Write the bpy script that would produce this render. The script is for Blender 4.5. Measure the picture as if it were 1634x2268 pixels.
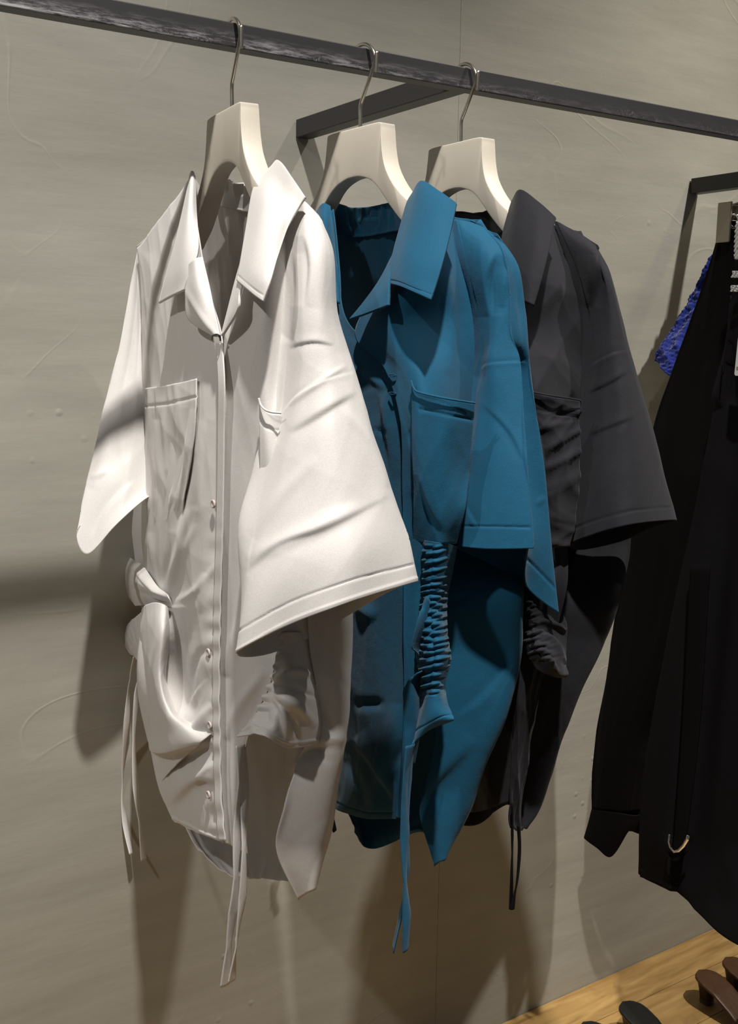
import bpy, math, random
import numpy as np
from mathutils import Matrix, Vector

for o in list(bpy.data.objects):
    bpy.data.objects.remove(o)
COL = bpy.context.scene.collection
SC = bpy.context.scene

# ------------------------------------------------------------------ camera
H = 1.3582                       # eye height above the floor
FOC = 2324.1747                  # focal length in pixels of a 1634 px wide frame
RM = np.array([[0.83594818, 0.07852351, -0.54316176],
               [-0.54865679, 0.14283507, -0.82375596],
               [0.01289834, 0.98662668, 0.16248517]])
cam_d = bpy.data.cameras.new('camera')
cam = bpy.data.objects.new('camera', cam_d)
COL.objects.link(cam)
m = Matrix([list(RM[0]) + [0], list(RM[1]) + [0], list(RM[2]) + [H], [0, 0, 0, 1]])
cam.matrix_world = m
cam_d.sensor_fit = 'HORIZONTAL'
cam_d.sensor_width = 36
cam_d.lens = FOC / 1634 * 36
cam_d.clip_start = 0.05
SC.camera = cam

# ------------------------------------------------------------------ light and exposure
w = bpy.data.worlds.new('world')
SC.world = w
w.use_nodes = True
w.node_tree.nodes['Background'].inputs[0].default_value = (0.97, 0.96, 0.93, 1)
w.node_tree.nodes['Background'].inputs[1].default_value = 0.08
SC.view_settings.view_transform = 'Standard'
SC.view_settings.look = 'None'
SC.view_settings.exposure = 0.0
SC.view_settings.gamma = 1.0
SC.view_settings.use_curve_mapping = False


def spot(name, loc, target, energy, size, radius, blend, color):
    d = bpy.data.lights.new(name, 'SPOT')
    d.energy = energy
    d.spot_size = math.radians(size)
    d.spot_blend = blend
    d.shadow_soft_size = radius
    d.color = color
    o = bpy.data.objects.new(name, d)
    COL.objects.link(o)
    o.location = loc
    v = Vector(target) - Vector(loc)
    o.rotation_euler = v.to_track_quat('-Z', 'Y').to_euler()
    return o


spot('spot_left', (0.06, -0.14, 3.70), (0.60, 1.40, 0.15), 465, 50, 0.045, 1.0, (1.0, 0.962, 0.905))
spot('spot_right', (2.05, -0.14, 3.70), (1.50, 1.38, 0.65), 390, 48, 0.045, 1.0, (1.0, 0.955, 0.89))
spot('spot_room', (-1.75, 0.15, 3.35), (0.50, 1.25, 0.50), 150, 46, 0.05, 1.0, (1.0, 0.965, 0.92))
spot('spot_warm', (2.45, 0.85, 3.0), (2.0, 1.45, 2.05), 32, 64, 0.06, 1.0, (1.0, 0.86, 0.52))

# ------------------------------------------------------------------ helpers


def ray(px, py):
    return RM @ np.array([px - 817.0, -(py - 1134.0), -FOC])


def PX(px, py, X):
    r = ray(px, py); p = r * (X / r[0]); p[2] += H; return p


def PY(px, py, Y):
    r = ray(px, py); p = r * (Y / r[1]); p[2] += H; return p


def PZ(px, py, Z):
    r = ray(px, py); p = r * ((Z - H) / r[2]); p[2] += H; return p


def project(P):
    Q = np.array(P, float).copy(); Q[..., 2] -= H
    c = Q @ RM
    return np.stack([817 + FOC * c[..., 0] / -c[..., 2], 1134 - FOC * c[..., 1] / -c[..., 2]], -1)


def link(name, verts, faces, mat, parent=None, org=(0, 0, 0), smooth=True):
    me = bpy.data.meshes.new(name)
    v = np.asarray(verts, float) - np.asarray(org, float)
    me.from_pydata(v.tolist(), [], [tuple(f) for f in faces])
    me.update()
    if smooth:
        me.polygons.foreach_set('use_smooth', [True] * len(me.polygons))
    if mat:
        me.materials.append(mat)
    o = bpy.data.objects.new(name, me)
    COL.objects.link(o)
    if parent is not None:
        o.parent = parent
    else:
        o.location = org
    return o


def thing(name, label, cat, org, group=None):
    o = bpy.data.objects.new(name, None)
    COL.objects.link(o)
    o.location = org
    o.empty_display_size = 0.05
    o['label'] = label; o['category'] = cat
    if group: o['group'] = group
    return o


def tag(o, label, cat, group=None):
    o['label'] = label; o['category'] = cat
    if group: o['group'] = group
    return o


def catmull(A, n, closed=False):
    """A: (k, ...) control points -> (n, ...) samples of a Catmull-Rom spline"""
    A = np.asarray(A, float); k = len(A)
    if closed:
        t = np.arange(n) / n * k
        i = np.floor(t).astype(int); f = t - i
        p0, p1, p2, p3 = A[(i - 1) % k], A[i % k], A[(i + 1) % k], A[(i + 2) % k]
    else:
        t = np.linspace(0, k - 1, n)
        i = np.minimum(np.floor(t).astype(int), k - 2); f = t - i
        E = np.concatenate([[2 * A[0] - A[1]], A, [2 * A[-1] - A[-2]]])
        p0, p1, p2, p3 = E[i], E[i + 1], E[i + 2], E[i + 3]
    f = f.reshape((-1,) + (1,) * (A.ndim - 1))
    return 0.5 * (2 * p1 + (p2 - p0) * f + (2 * p0 - 5 * p1 + 4 * p2 - p3) * f ** 2 + (3 * p1 - p0 - 3 * p2 + p3) * f ** 3)


def seg_dist(Q, a, b):
    a = np.array(a, float); b = np.array(b, float)
    d = b - a; L = np.hypot(*d); d = d / L
    r = Q - a
    t = r @ d
    tt = np.clip(t, 0, L)
    c = a + tt[..., None] * d
    dist = np.hypot(Q[..., 0] - c[..., 0], Q[..., 1] - c[..., 1])
    sgn = np.sign(r[..., 0] * d[1] - r[..., 1] * d[0])
    return dist, sgn, tt / L


def crease_field(Q, creases):
    """creases: (points in px, width px, height m, kind); kinds r ridge, s one-sided step, h hem groove"""
    out = np.zeros(Q.shape[:2])
    for pts, wd, amp, kind in creases:
        if len(pts) > 2: pts = [tuple(p) for p in catmull(np.array(pts, float), 4 * len(pts) - 3)]
        if kind == 's': amp = math.copysign(min(abs(amp), 0.00021 * wd), amp)
        if kind == 'r': amp = math.copysign(min(abs(amp), 0.00024 * wd), amp)
        if kind == 'D': kind = 's'
        if kind == 'R': kind = 'r'
        best = np.full(Q.shape[:2], 1e9); sg = np.ones(Q.shape[:2]); tt = np.zeros(Q.shape[:2])
        ns = len(pts) - 1
        for k in range(ns):
            d, s, t = seg_dist(Q, pts[k], pts[k + 1])
            mk = d < best
            best = np.where(mk, d, best); sg = np.where(mk, s, sg); tt = np.where(mk, (k + t) / ns, tt)
        ends = np.sin(np.pi * np.clip(tt, 0, 1)) ** 0.8 if kind in 'rs' else 1.0
        x = best * sg / wd
        if kind in 'rh':
            out += amp * np.exp(-x ** 2) * ends
        elif kind == 's':
            out += amp * 0.9 * np.tanh(2.2 * x) * np.exp(-(x / 3.0) ** 2) * ends
        elif kind == 'S':      # open ended step, decays slowly
            out += amp * np.tanh(2.0 * x) * np.exp(-(x / 5.0) ** 2)
    return out


def drape(G, seed, amp, fu, fv):
    """soft random folds; fu, fv cycles per metre across and along"""
    rs = np.random.RandomState(seed)
    du = np.linalg.norm(np.diff(G, axis=1), axis=2).mean(0); u = np.concatenate([[0], np.cumsum(du)])[None, :]
    dv = np.linalg.norm(np.diff(G, axis=0), axis=2).mean(1); v = np.concatenate([[0], np.cumsum(dv)])[:, None]
    out = np.zeros(G.shape[:2])
    for k in range(6):
        a, b = fu * rs.uniform(.4, 1.7), fv * rs.uniform(.3, 1.8) * rs.choice([-1, 1])
        ph = rs.uniform(0, 6.28)
        wv = 1.4 * np.sin(2 * np.pi * (fv * 0.7 * v + fu * .3 * u) + rs.uniform(0, 6.28))
        s = np.sin(2 * np.pi * (a * u + b * v) + ph + wv)
        out += (1 - np.abs(s)) ** 1.6 * rs.uniform(.4, 1) - 0.4
    return out * amp / 2.2


def sheet(name, rows, mat, parent, org, nu=50, nv=80, closed=False, creases=(), noise=None, thick=0.0011, outer=None, extra=None, puck=None):
    A = np.asarray(rows, float)
    G = catmull(A, nv)
    G = np.swapaxes(catmull(np.swapaxes(G, 0, 1), nu, closed), 0, 1)
    gu = np.gradient(G, axis=1); gv = np.gradient(G, axis=0)
    N = np.cross(gu, gv); N /= (np.linalg.norm(N, axis=2, keepdims=True) + 1e-12)
    V = np.array([0, 0, H]) - G
    vis = (N * V).sum(2)
    k = nu if outer is None else int(nu * outer)
    if vis[:, :k].sum() < 0: N = -N
    disp = np.zeros(G.shape[:2])
    if noise is not None:
        disp += drape(G, *noise)
    if creases:
        Q = project(G)
        cf = crease_field(Q, creases)
        if closed:
            cf = cf * ((N * V).sum(2) > 0)
        disp += cf
    if extra is not None:
        disp += extra(G, project(G))
    G = G + N * disp[..., None]
    idx = np.arange(nv * nu).reshape(nv, nu)
    faces = []
    lim = nu if closed else nu - 1
    for i in range(nv - 1):
        for j in range(lim):
            j2 = (j + 1) % nu
            faces.append((idx[i, j], idx[i, j2], idx[i + 1, j2], idx[i + 1, j]))
    o = link(name, G.reshape(-1, 3), faces, mat, parent, org)
    if thick:
        md = o.modifiers.new('thickness', 'SOLIDIFY'); md.thickness = thick; md.offset = 0
    return o


def tube(name, pts, r, mat, parent=None, org=(0, 0, 0), seg=10, n=None, closed=False, smooth=True):
    P = np.asarray(pts, float)
    if n: P = catmull(P, n, closed)
    T = np.gradient(P, axis=0)
    if closed: T = np.roll(P, -1, 0) - np.roll(P, 1, 0)
    T /= np.linalg.norm(T, axis=1, keepdims=True)
    up = np.array([0.0, 0, 1]) if abs(T[0][2]) < .8 else np.array([1.0, 0, 0])
    v = []; prev = None
    R = np.full(len(P), r) if np.isscalar(r) else np.asarray(r)
    for i in range(len(P)):
        a = (up if prev is None else prev)
        a = a - T[i] * (a @ T[i]); a /= np.linalg.norm(a); prev = a
        b = np.cross(T[i], a)
        for s in range(seg):
            th = 2 * math.pi * s / seg
            v.append(P[i] + R[i] * (math.cos(th) * a + math.sin(th) * b))
    f = []
    L = len(P)
    for i in range(L if closed else L - 1):
        i2 = (i + 1) % L
        for s in range(seg):
            f.append((i * seg + s, i * seg + (s + 1) % seg, i2 * seg + (s + 1) % seg, i2 * seg + s))
    if not closed:
        f.append(tuple(range(seg - 1, -1, -1))); f.append(tuple((L - 1) * seg + s for s in range(seg)))
    return link(name, v, f, mat, parent, org, smooth)


def box(name, lo, hi, mat, parent=None, org=(0, 0, 0), bevel=0.0):
    x0, y0, z0 = lo; x1, y1, z1 = hi
    v = [(x0, y0, z0), (x1, y0, z0), (x1, y1, z0), (x0, y1, z0), (x0, y0, z1), (x1, y0, z1), (x1, y1, z1), (x0, y1, z1)]
    f = [(0, 3, 2, 1), (4, 5, 6, 7), (0, 1, 5, 4), (1, 2, 6, 5), (2, 3, 7, 6), (3, 0, 4, 7)]
    o = link(name, v, f, mat, parent, org, smooth=False)
    if bevel:
        b = o.modifiers.new('bevel', 'BEVEL'); b.width = bevel; b.segments = 2
    return o


# ------------------------------------------------------------------ materials


def new_mat(name):
    mt = bpy.data.materials.new(name); mt.use_nodes = True
    nt = mt.node_tree
    return mt, nt, nt.nodes['Principled BSDF'], nt.nodes.new, nt.links.new


def cloth(name, col, rough=0.7, sheen=0.2, bump=0.25, var=0.06, scale=900, satin=0.0, spec=0.3):
    mt, nt, b, N, L = new_mat(name)
    tc = N('ShaderNodeTexCoord')
    n1 = N('ShaderNodeTexNoise'); n1.inputs['Scale'].default_value = 14; n1.inputs['Detail'].default_value = 4
    L(tc.outputs['Object'], n1.inputs['Vector'])
    mx = N('ShaderNodeMixRGB'); mx.blend_type = 'MIX'
    mx.inputs[1].default_value = (*[c * (1 - var) for c in col], 1); mx.inputs[2].default_value = (*[min(1, c * (1 + var)) for c in col], 1)
    L(n1.outputs[0], mx.inputs[0])
    n2 = N('ShaderNodeTexNoise'); n2.inputs['Scale'].default_value = scale; n2.inputs['Detail'].default_value = 2
    L(tc.outputs['Object'], n2.inputs['Vector'])
    mx2 = N('ShaderNodeMixRGB'); mx2.blend_type = 'MULTIPLY'; mx2.inputs[0].default_value = 0.25
    L(mx.outputs[0], mx2.inputs[1]); L(n2.outputs[0], mx2.inputs[2])
    L(mx2.outputs[0], b.inputs['Base Color'])
    n3 = N('ShaderNodeTexNoise'); n3.inputs['Scale'].default_value = 60; n3.inputs['Detail'].default_value = 5
    L(tc.outputs['Object'], n3.inputs['Vector'])
    bp2 = N('ShaderNodeBump'); bp2.inputs['Strength'].default_value = bump; bp2.inputs['Distance'].default_value = 0.0006
    L(n2.outputs[0], bp2.inputs['Height'])
    bp = N('ShaderNodeBump'); bp.inputs['Strength'].default_value = bump; bp.inputs['Distance'].default_value = 0.002
    L(n3.outputs[0], bp.inputs['Height']); L(bp2.outputs[0], bp.inputs['Normal'])
    L(bp.outputs[0], b.inputs['Normal'])
    b.inputs['Roughness'].default_value = rough
    b.inputs['Sheen Weight'].default_value = sheen
    b.inputs['Sheen Roughness'].default_value = 0.5
    b.inputs['Specular IOR Level'].default_value = spec
    return mt


def plain(name, col, rough=0.5, metal=0.0, spec=0.5, bump=0.0, bscale=40, var=0.0):
    mt, nt, b, N, L = new_mat(name)
    b.inputs['Base Color'].default_value = (*col, 1)
    b.inputs['Roughness'].default_value = rough; b.inputs['Metallic'].default_value = metal
    b.inputs['Specular IOR Level'].default_value = spec
    tc = N('ShaderNodeTexCoord'); n = N('ShaderNodeTexNoise'); n.inputs['Scale'].default_value = bscale; n.inputs['Detail'].default_value = 5
    L(tc.outputs['Object'], n.inputs['Vector'])
    if bump:
        bp = N('ShaderNodeBump'); bp.inputs['Strength'].default_value = bump; bp.inputs['Distance'].default_value = 0.002
        L(n.outputs[0], bp.inputs['Height']); L(bp.outputs[0], b.inputs['Normal'])
    if var:
        mx = N('ShaderNodeMixRGB')
        mx.inputs[1].default_value = (*[c * (1 - var) for c in col], 1); mx.inputs[2].default_value = (*[c * (1 + var) for c in col], 1)
        L(n.outputs[0], mx.inputs[0]); L(mx.outputs[0], b.inputs['Base Color'])
    return mt


M_WHITE = cloth('ivory_cotton', (0.72, 0.69, 0.665), rough=0.48, sheen=0.15, bump=0.12, var=0.02, spec=0.35)
M_BLUE = cloth('teal_linen', (0.0075, 0.088, 0.168), rough=0.72, sheen=0.10, bump=0.3, var=0.08, spec=0.15)
M_CHAR = cloth('charcoal_linen', (0.0165, 0.0162, 0.0205), rough=0.75, sheen=0.06, bump=0.3, var=0.08, spec=0.15)
M_BLACK = cloth('black_crepe', (0.005, 0.0042, 0.005), rough=0.9, sheen=0.0, bump=0.2, var=0.1, spec=0.1)
M_SKIRT = cloth('black_twill', (0.0085, 0.0078, 0.010), rough=0.9, sheen=0.0, bump=0.2, var=0.1, spec=0.1)
M_KNIT = cloth('cobalt_knit', (0.006, 0.020, 0.21), rough=0.9, sheen=0.3, bump=0.8, var=0.2, scale=300, spec=0.1)
M_HANG = plain('ivory_painted_wood', (0.60, 0.545, 0.46), rough=0.5, bump=0.1, bscale=30, var=0.03)
M_STEEL = plain('brushed_nickel', (0.62, 0.58, 0.50), rough=0.28, metal=1.0, bump=0.05, bscale=120)
M_CHROME = plain('polished_silver', (0.85, 0.83, 0.80), rough=0.08, metal=1.0)
M_CLIP = plain('satin_nickel_clip', (0.34, 0.31, 0.26), rough=0.38, metal=0.85)
M_BUTTON = plain('shell_button', (0.50, 0.43, 0.40), rough=0.5, spec=0.3)
M_DARKBTN = plain('dark_elastic', (0.02, 0.02, 0.03), rough=0.5)
M_TAG = plain('white_card', (0.62, 0.62, 0.62), rough=0.6)
M_TAGGREEN = plain('grey_green_print', (0.20, 0.23, 0.16), rough=0.6)
M_BROWN = plain('brown_leather', (0.070, 0.027, 0.008), rough=0.42, bump=0.2, bscale=90, var=0.3)
M_HEEL = plain('dark_stacked_heel', (0.020, 0.006, 0.004), rough=0.4)
M_SHOEBLK = plain('black_leather', (0.010, 0.010, 0.009), rough=0.28, bump=0.1, bscale=60)


def wall_mat():
    mt, nt, b, N, L = new_mat('troweled_plaster')
    tc = N('ShaderNodeTexCoord')
    big = N('ShaderNodeTexNoise'); big.inputs['Scale'].default_value = 1.6; big.inputs['Detail'].default_value = 6; big.inputs['Distortion'].default_value = 0.9
    mp = N('ShaderNodeMapping'); mp.inputs['Scale'].default_value = (1, 1, 2.0)
    L(tc.outputs['Object'], mp.inputs['Vector']); L(mp.outputs[0], big.inputs['Vector'])
    rp = N('ShaderNodeValToRGB')
    rp.color_ramp.elements[0].position = 0.3; rp.color_ramp.elements[0].color = (0.295, 0.282, 0.240, 1)
    rp.color_ramp.elements[1].position = 0.72; rp.color_ramp.elements[1].color = (0.375, 0.362, 0.315, 1)
    L(big.outputs[0], rp.inputs[0])
    # horizontal trowel streaks
    st = N('ShaderNodeTexNoise'); st.inputs['Scale'].default_value = 5; st.inputs['Detail'].default_value = 7
    mp2 = N('ShaderNodeMapping'); mp2.inputs['Scale'].default_value = (0.8, 1, 5.0)
    L(tc.outputs['Object'], mp2.inputs['Vector']); L(mp2.outputs[0], st.inputs['Vector'])
    mx = N('ShaderNodeMixRGB'); mx.blend_type = 'OVERLAY'; mx.inputs[0].default_value = 0.16
    L(rp.outputs[0], mx.inputs[1]); L(st.outputs[0], mx.inputs[2])
    # thin cloudy contour lines left by the trowel
    ct = N('ShaderNodeTexNoise'); ct.inputs['Scale'].default_value = 2.3; ct.inputs['Detail'].default_value = 2; ct.inputs['Distortion'].default_value = 1.2
    L(tc.outputs['Object'], ct.inputs['Vector'])
    sub = N('ShaderNodeMath'); sub.operation = 'SUBTRACT'; L(ct.outputs[0], sub.inputs[0]); sub.inputs[1].default_value = 0.545
    ab = N('ShaderNodeMath'); ab.operation = 'ABSOLUTE'; L(sub.outputs[0], ab.inputs[0])
    mr = N('ShaderNodeMapRange'); mr.inputs['From Min'].default_value = 0.0; mr.inputs['From Max'].default_value = 0.006
    mr.inputs['To Min'].default_value = 1.0; mr.inputs['To Max'].default_value = 0.0
    L(ab.outputs[0], mr.inputs[0])
    pn = N('ShaderNodeTexNoise'); pn.inputs['Scale'].default_value = 3.1; L(tc.outputs['Object'], pn.inputs['Vector'])
    pr = N('ShaderNodeMapRange'); pr.inputs['From Min'].default_value = 0.48; pr.inputs['From Max'].default_value = 0.62; L(pn.outputs[0], pr.inputs[0])
    mm = N('ShaderNodeMath'); mm.operation = 'MULTIPLY'; L(mr.outputs[0], mm.inputs[0]); L(pr.outputs[0], mm.inputs[1])
    mm2 = N('ShaderNodeMath'); mm2.operation = 'MULTIPLY'; L(mm.outputs[0], mm2.inputs[0]); mm2.inputs[1].default_value = 0.13
    mx2 = N('ShaderNodeMixRGB'); mx2.inputs[2].default_value = (0.46, 0.44, 0.36, 1)
    L(mm2.outputs[0], mx2.inputs[0]); L(mx.outputs[0], mx2.inputs[1])
    L(mx2.outputs[0], b.inputs['Base Color'])
    fine = N('ShaderNodeTexNoise'); fine.inputs['Scale'].default_value = 90; fine.inputs['Detail'].default_value = 6
    L(tc.outputs['Object'], fine.inputs['Vector'])
    b1 = N('ShaderNodeBump'); b1.inputs['Strength'].default_value = 0.12; b1.inputs['Distance'].default_value = 0.002
    L(fine.outputs[0], b1.inputs['Height'])
    b2 = N('ShaderNodeBump'); b2.inputs['Strength'].default_value = 0.15; b2.inputs['Distance'].default_value = 0.008
    L(st.outputs[0], b2.inputs['Height']); L(b1.outputs[0], b2.inputs['Normal'])
    b3 = N('ShaderNodeBump'); b3.inputs['Strength'].default_value = 0.25; b3.inputs['Distance'].default_value = 0.0015
    L(mm.outputs[0], b3.inputs['Height']); L(b2.outputs[0], b3.inputs['Normal'])
    # sparse raised drips and specks
    vo = N('ShaderNodeTexVoronoi'); vo.inputs['Scale'].default_value = 26; L(tc.outputs['Object'], vo.inputs['Vector'])
    vr = N('ShaderNodeMapRange'); vr.inputs['From Min'].default_value = 0.0; vr.inputs['From Max'].default_value = 0.16; vr.inputs['To Min'].default_value = 1; vr.inputs['To Max'].default_value = 0
    L(vo.outputs['Distance'], vr.inputs[0])
    vp = N('ShaderNodeMapRange'); vp.inputs['From Min'].default_value = 0.6; vp.inputs['From Max'].default_value = 0.68; L(ct.outputs[0], vp.inputs[0])
    vm = N('ShaderNodeMath'); vm.operation = 'MULTIPLY'; L(vr.outputs[0], vm.inputs[0]); L(vp.outputs[0], vm.inputs[1])
    b4 = N('ShaderNodeBump'); b4.inputs['Strength'].default_value = 0.6; b4.inputs['Distance'].default_value = 0.002
    L(vm.outputs[0], b4.inputs['Height']); L(b3.outputs[0], b4.inputs['Normal'])
    L(b4.outputs[0], b.inputs['Normal'])
    b.inputs['Roughness'].default_value = 0.62
    b.inputs['Specular IOR Level'].default_value = 0.35
    return mt


def rail_mat():
    mt, nt, b, N, L = new_mat('scuffed_black_steel')
    tc = N('ShaderNodeTexCoord')
    # chalky scuffs gathered along the lower half of the front face, thinning out towards +X
    geo = N('ShaderNodeSeparateXYZ'); L(tc.outputs['Object'], geo.inputs[0])
    n = N('ShaderNodeTexNoise'); n.inputs['Scale'].default_value = 110; n.inputs['Detail'].default_value = 10; n.inputs['Roughness'].default_value = 0.78; n.inputs['Distortion'].default_value = 0.2
    mp = N('ShaderNodeMapping'); mp.inputs['Scale'].default_value = (0.22, 1, 1.9); mp.inputs['Rotation'].default_value = (0, 0.05, 0)
    L(tc.outputs['Object'], mp.inputs['Vector']); L(mp.outputs[0], n.inputs['Vector'])
    r1 = N('ShaderNodeMapRange'); r1.inputs['From Min'].default_value = 0.47; r1.inputs['From Max'].default_value = 0.66; L(n.outputs[0], r1.inputs[0])
    hz = N('ShaderNodeMapRange'); hz.inputs['From Min'].default_value = 0.006; hz.inputs['From Max'].default_value = -0.011; L(geo.outputs[2], hz.inputs[0])
    hp = N('ShaderNodeMath'); hp.operation = 'POWER'; hp.inputs[1].default_value = 1.6; L(hz.outputs[0], hp.inputs[0])
    hx = N('ShaderNodeMapRange'); hx.inputs['From Min'].default_value = 0.95; hx.inputs['From Max'].default_value = 0.50; hx.inputs['To Min'].default_value = 0.12; hx.inputs['To Max'].default_value = 1.0
    L(geo.outputs[0], hx.inputs[0])
    a = N('ShaderNodeMath'); a.operation = 'MULTIPLY'; L(r1.outputs[0], a.inputs[0]); L(hp.outputs[0], a.inputs[1])
    c = N('ShaderNodeMath'); c.operation = 'MULTIPLY'; L(a.outputs[0], c.inputs[0]); L(hx.outputs[0], c.inputs[1])
    # scratches
    sc = N('ShaderNodeTexNoise'); sc.inputs['Scale'].default_value = 70; sc.inputs['Detail'].default_value = 3; sc.inputs['Distortion'].default_value = 2.5
    L(tc.outputs['Object'], sc.inputs['Vector'])
    s2 = N('ShaderNodeMath'); s2.operation = 'SUBTRACT'; s2.inputs[1].default_value = 0.56; L(sc.outputs[0], s2.inputs[0])
    s3 = N('ShaderNodeMath'); s3.operation = 'ABSOLUTE'; L(s2.outputs[0], s3.inputs[0])
    s4 = N('ShaderNodeMapRange'); s4.inputs['From Min'].default_value = 0.0; s4.inputs['From Max'].default_value = 0.012; s4.inputs['To Min'].default_value = 1; s4.inputs['To Max'].default_value = 0; L(s3.outputs[0], s4.inputs[0])
    s5 = N('ShaderNodeMath'); s5.operation = 'MULTIPLY'; L(s4.outputs[0], s5.inputs[0]); L(hp.outputs[0], s5.inputs[1])
    pt = N('ShaderNodeTexNoise'); pt.inputs['Scale'].default_value = 12; L(tc.outputs['Object'], pt.inputs['Vector'])
    p2 = N('ShaderNodeMapRange'); p2.inputs['From Min'].default_value = 0.45; p2.inputs['From Max'].default_value = 0.6; L(pt.outputs[0], p2.inputs[0])
    s6 = N('ShaderNodeMath'); s6.operation = 'MULTIPLY'; L(s5.outputs[0], s6.inputs[0]); L(p2.outputs[0], s6.inputs[1])
    s7 = N('ShaderNodeMath'); s7.operation = 'MULTIPLY'; L(s6.outputs[0], s7.inputs[0]); s7.inputs[1].default_value = 0.55
    mxx = N('ShaderNodeMath'); mxx.operation = 'MAXIMUM'; L(c.outputs[0], mxx.inputs[0]); L(s7.outputs[0], mxx.inputs[1])
    cm = N('ShaderNodeMath'); cm.operation = 'MULTIPLY'; cm.use_clamp = True; cm.inputs[1].default_value = 1.5; L(mxx.outputs[0], cm.inputs[0])
    mx = N('ShaderNodeMixRGB'); mx.inputs[1].default_value = (0.030, 0.028, 0.030, 1); mx.inputs[2].default_value = (0.34, 0.33, 0.34, 1)
    gn = N('ShaderNodeNewGeometry'); sn = N('ShaderNodeSeparateXYZ'); L(gn.outputs['True Normal'], sn.inputs[0])
    an = N('ShaderNodeMath'); an.operation = 'LESS_THAN'; an.inputs[1].default_value = -0.5; L(sn.outputs[1], an.inputs[0])
    fm = N('ShaderNodeMath'); fm.operation = 'MULTIPLY'; L(cm.outputs[0], fm.inputs[0]); L(an.outputs[0], fm.inputs[1])
    L(fm.outputs[0], mx.inputs[0]); L(mx.outputs[0], b.inputs['Base Color'])
    b.inputs['Roughness'].default_value = 0.45
    b.inputs['Specular IOR Level'].default_value = 0.5
    bp = N('ShaderNodeBump'); bp.inputs['Strength'].default_value = 0.1; bp.inputs['Distance'].default_value = 0.001
    L(n.outputs[0], bp.inputs['Height']); L(bp.outputs[0], b.inputs['Normal'])
    return mt


def plank_mat():
    mt, nt, b, N, L = new_mat('knotty_oak')
    tc = N('ShaderNodeTexCoord')
    oi = N('ShaderNodeObjectInfo')
    ad = N('ShaderNodeVectorMath'); ad.operation = 'ADD'
    L(tc.outputs['Object'], ad.inputs[0]); L(oi.outputs['Location'], ad.inputs[1])
    mp = N('ShaderNodeMapping'); mp.inputs['Scale'].default_value = (2.2, 16, 16)
    L(ad.outputs[0], mp.inputs['Vector'])
    n = N('ShaderNodeTexNoise'); n.inputs['Scale'].default_value = 3; n.inputs['Detail'].default_value = 8; n.inputs['Distortion'].default_value = 0.6
    L(mp.outputs[0], n.inputs['Vector'])
    rp = N('ShaderNodeValToRGB')
    e = rp.color_ramp.elements
    e[0].position = 0.25; e[0].color = (0.25, 0.140, 0.040, 1)
    e[1].position = 0.75; e[1].color = (0.52, 0.335, 0.125, 1)
    e2 = rp.color_ramp.elements.new(0.5); e2.color = (0.39, 0.235, 0.080, 1)
    L(n.outputs[0], rp.inputs[0])
    kn = N('ShaderNodeTexNoise'); kn.inputs['Scale'].default_value = 9; kn.inputs['Detail'].default_value = 3; kn.inputs['Distortion'].default_value = 1.5
    L(ad.outputs[0], kn.inputs['Vector'])
    kr = N('ShaderNodeMapRange'); kr.inputs['From Min'].default_value = 0.62; kr.inputs['From Max'].default_value = 0.78; L(kn.outputs[0], kr.inputs[0])
    km = N('ShaderNodeMath'); km.operation = 'MULTIPLY'; km.inputs[1].default_value = 0.7; L(kr.outputs[0], km.inputs[0])
    mx = N('ShaderNodeMixRGB'); mx.inputs[2].default_value = (0.16, 0.085, 0.035, 1)
    L(km.outputs[0], mx.inputs[0]); L(rp.outputs[0], mx.inputs[1])
    L(mx.outputs[0], b.inputs['Base Color'])
    bp = N('ShaderNodeBump'); bp.inputs['Strength'].default_value = 0.15; bp.inputs['Distance'].default_value = 0.001
    L(n.outputs[0], bp.inputs['Height']); L(bp.outputs[0], b.inputs['Normal'])
    b.inputs['Roughness'].default_value = 0.5
    return mt


M_WALL = wall_mat(); M_RAIL = rail_mat(); M_PLANK = plank_mat()

# ------------------------------------------------------------------ the room
WY = 1.45
SX = 1.1238       # joint between two plaster boards
wall = bpy.data.objects.new('wall_back', None); COL.objects.link(wall); wall.location = (0, WY, 0); wall['kind'] = 'structure'
box('panel', (-2.2, WY, -0.02), (SX - 0.0006, WY + 0.08, 3.3), M_WALL, wall, (0, WY, 0))
box('panel', (SX + 0.0006, WY + 0.0008, -0.02), (4.6, WY + 0.0808, 3.3), M_WALL, wall, (0, WY, 0))
box('backing_board', (-2.2, WY + 0.07, -0.02), (4.6, WY + 0.12, 3.3), M_WALL, wall, (0, WY, 0))

floor = bpy.data.objects.new('floor', None); COL.objects.link(floor); floor['kind'] = 'structure'
box('subfloor', (-2.2, -1.5, -0.06), (4.6, WY, -0.022), M_HEEL, floor)
yy = WY; row = 0
rnd = random.Random(4)
while yy > -1.4:
    wdt = 0.098 if row == 0 else 0.115
    xs = -2.2 + rnd.uniform(-0.6, 0)
    while xs < 4.6:
        ln = rnd.uniform(1.2, 1.9)
        if row == 0 and xs < 0.9: ln = 0.92 - xs if 0.92 - xs < 2.0 else 1.5
        if row == 0 and 0.9 <= xs < 1.0: ln = 2.2
        x0, x1 = max(xs, -2.2), min(xs + ln, 4.6)
        cx, cy = (x0 + x1) / 2, yy - wdt / 2
        p = box('plank', (x0 + 0.0006, yy - wdt + 0.0008, -0.02), (x1 - 0.0006, yy - 0.0004, 0.0), M_PLANK, None, (cx, cy, 0), bevel=0.0010)
        p.parent = floor
        xs += ln
    yy -= wdt; row += 1

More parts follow.
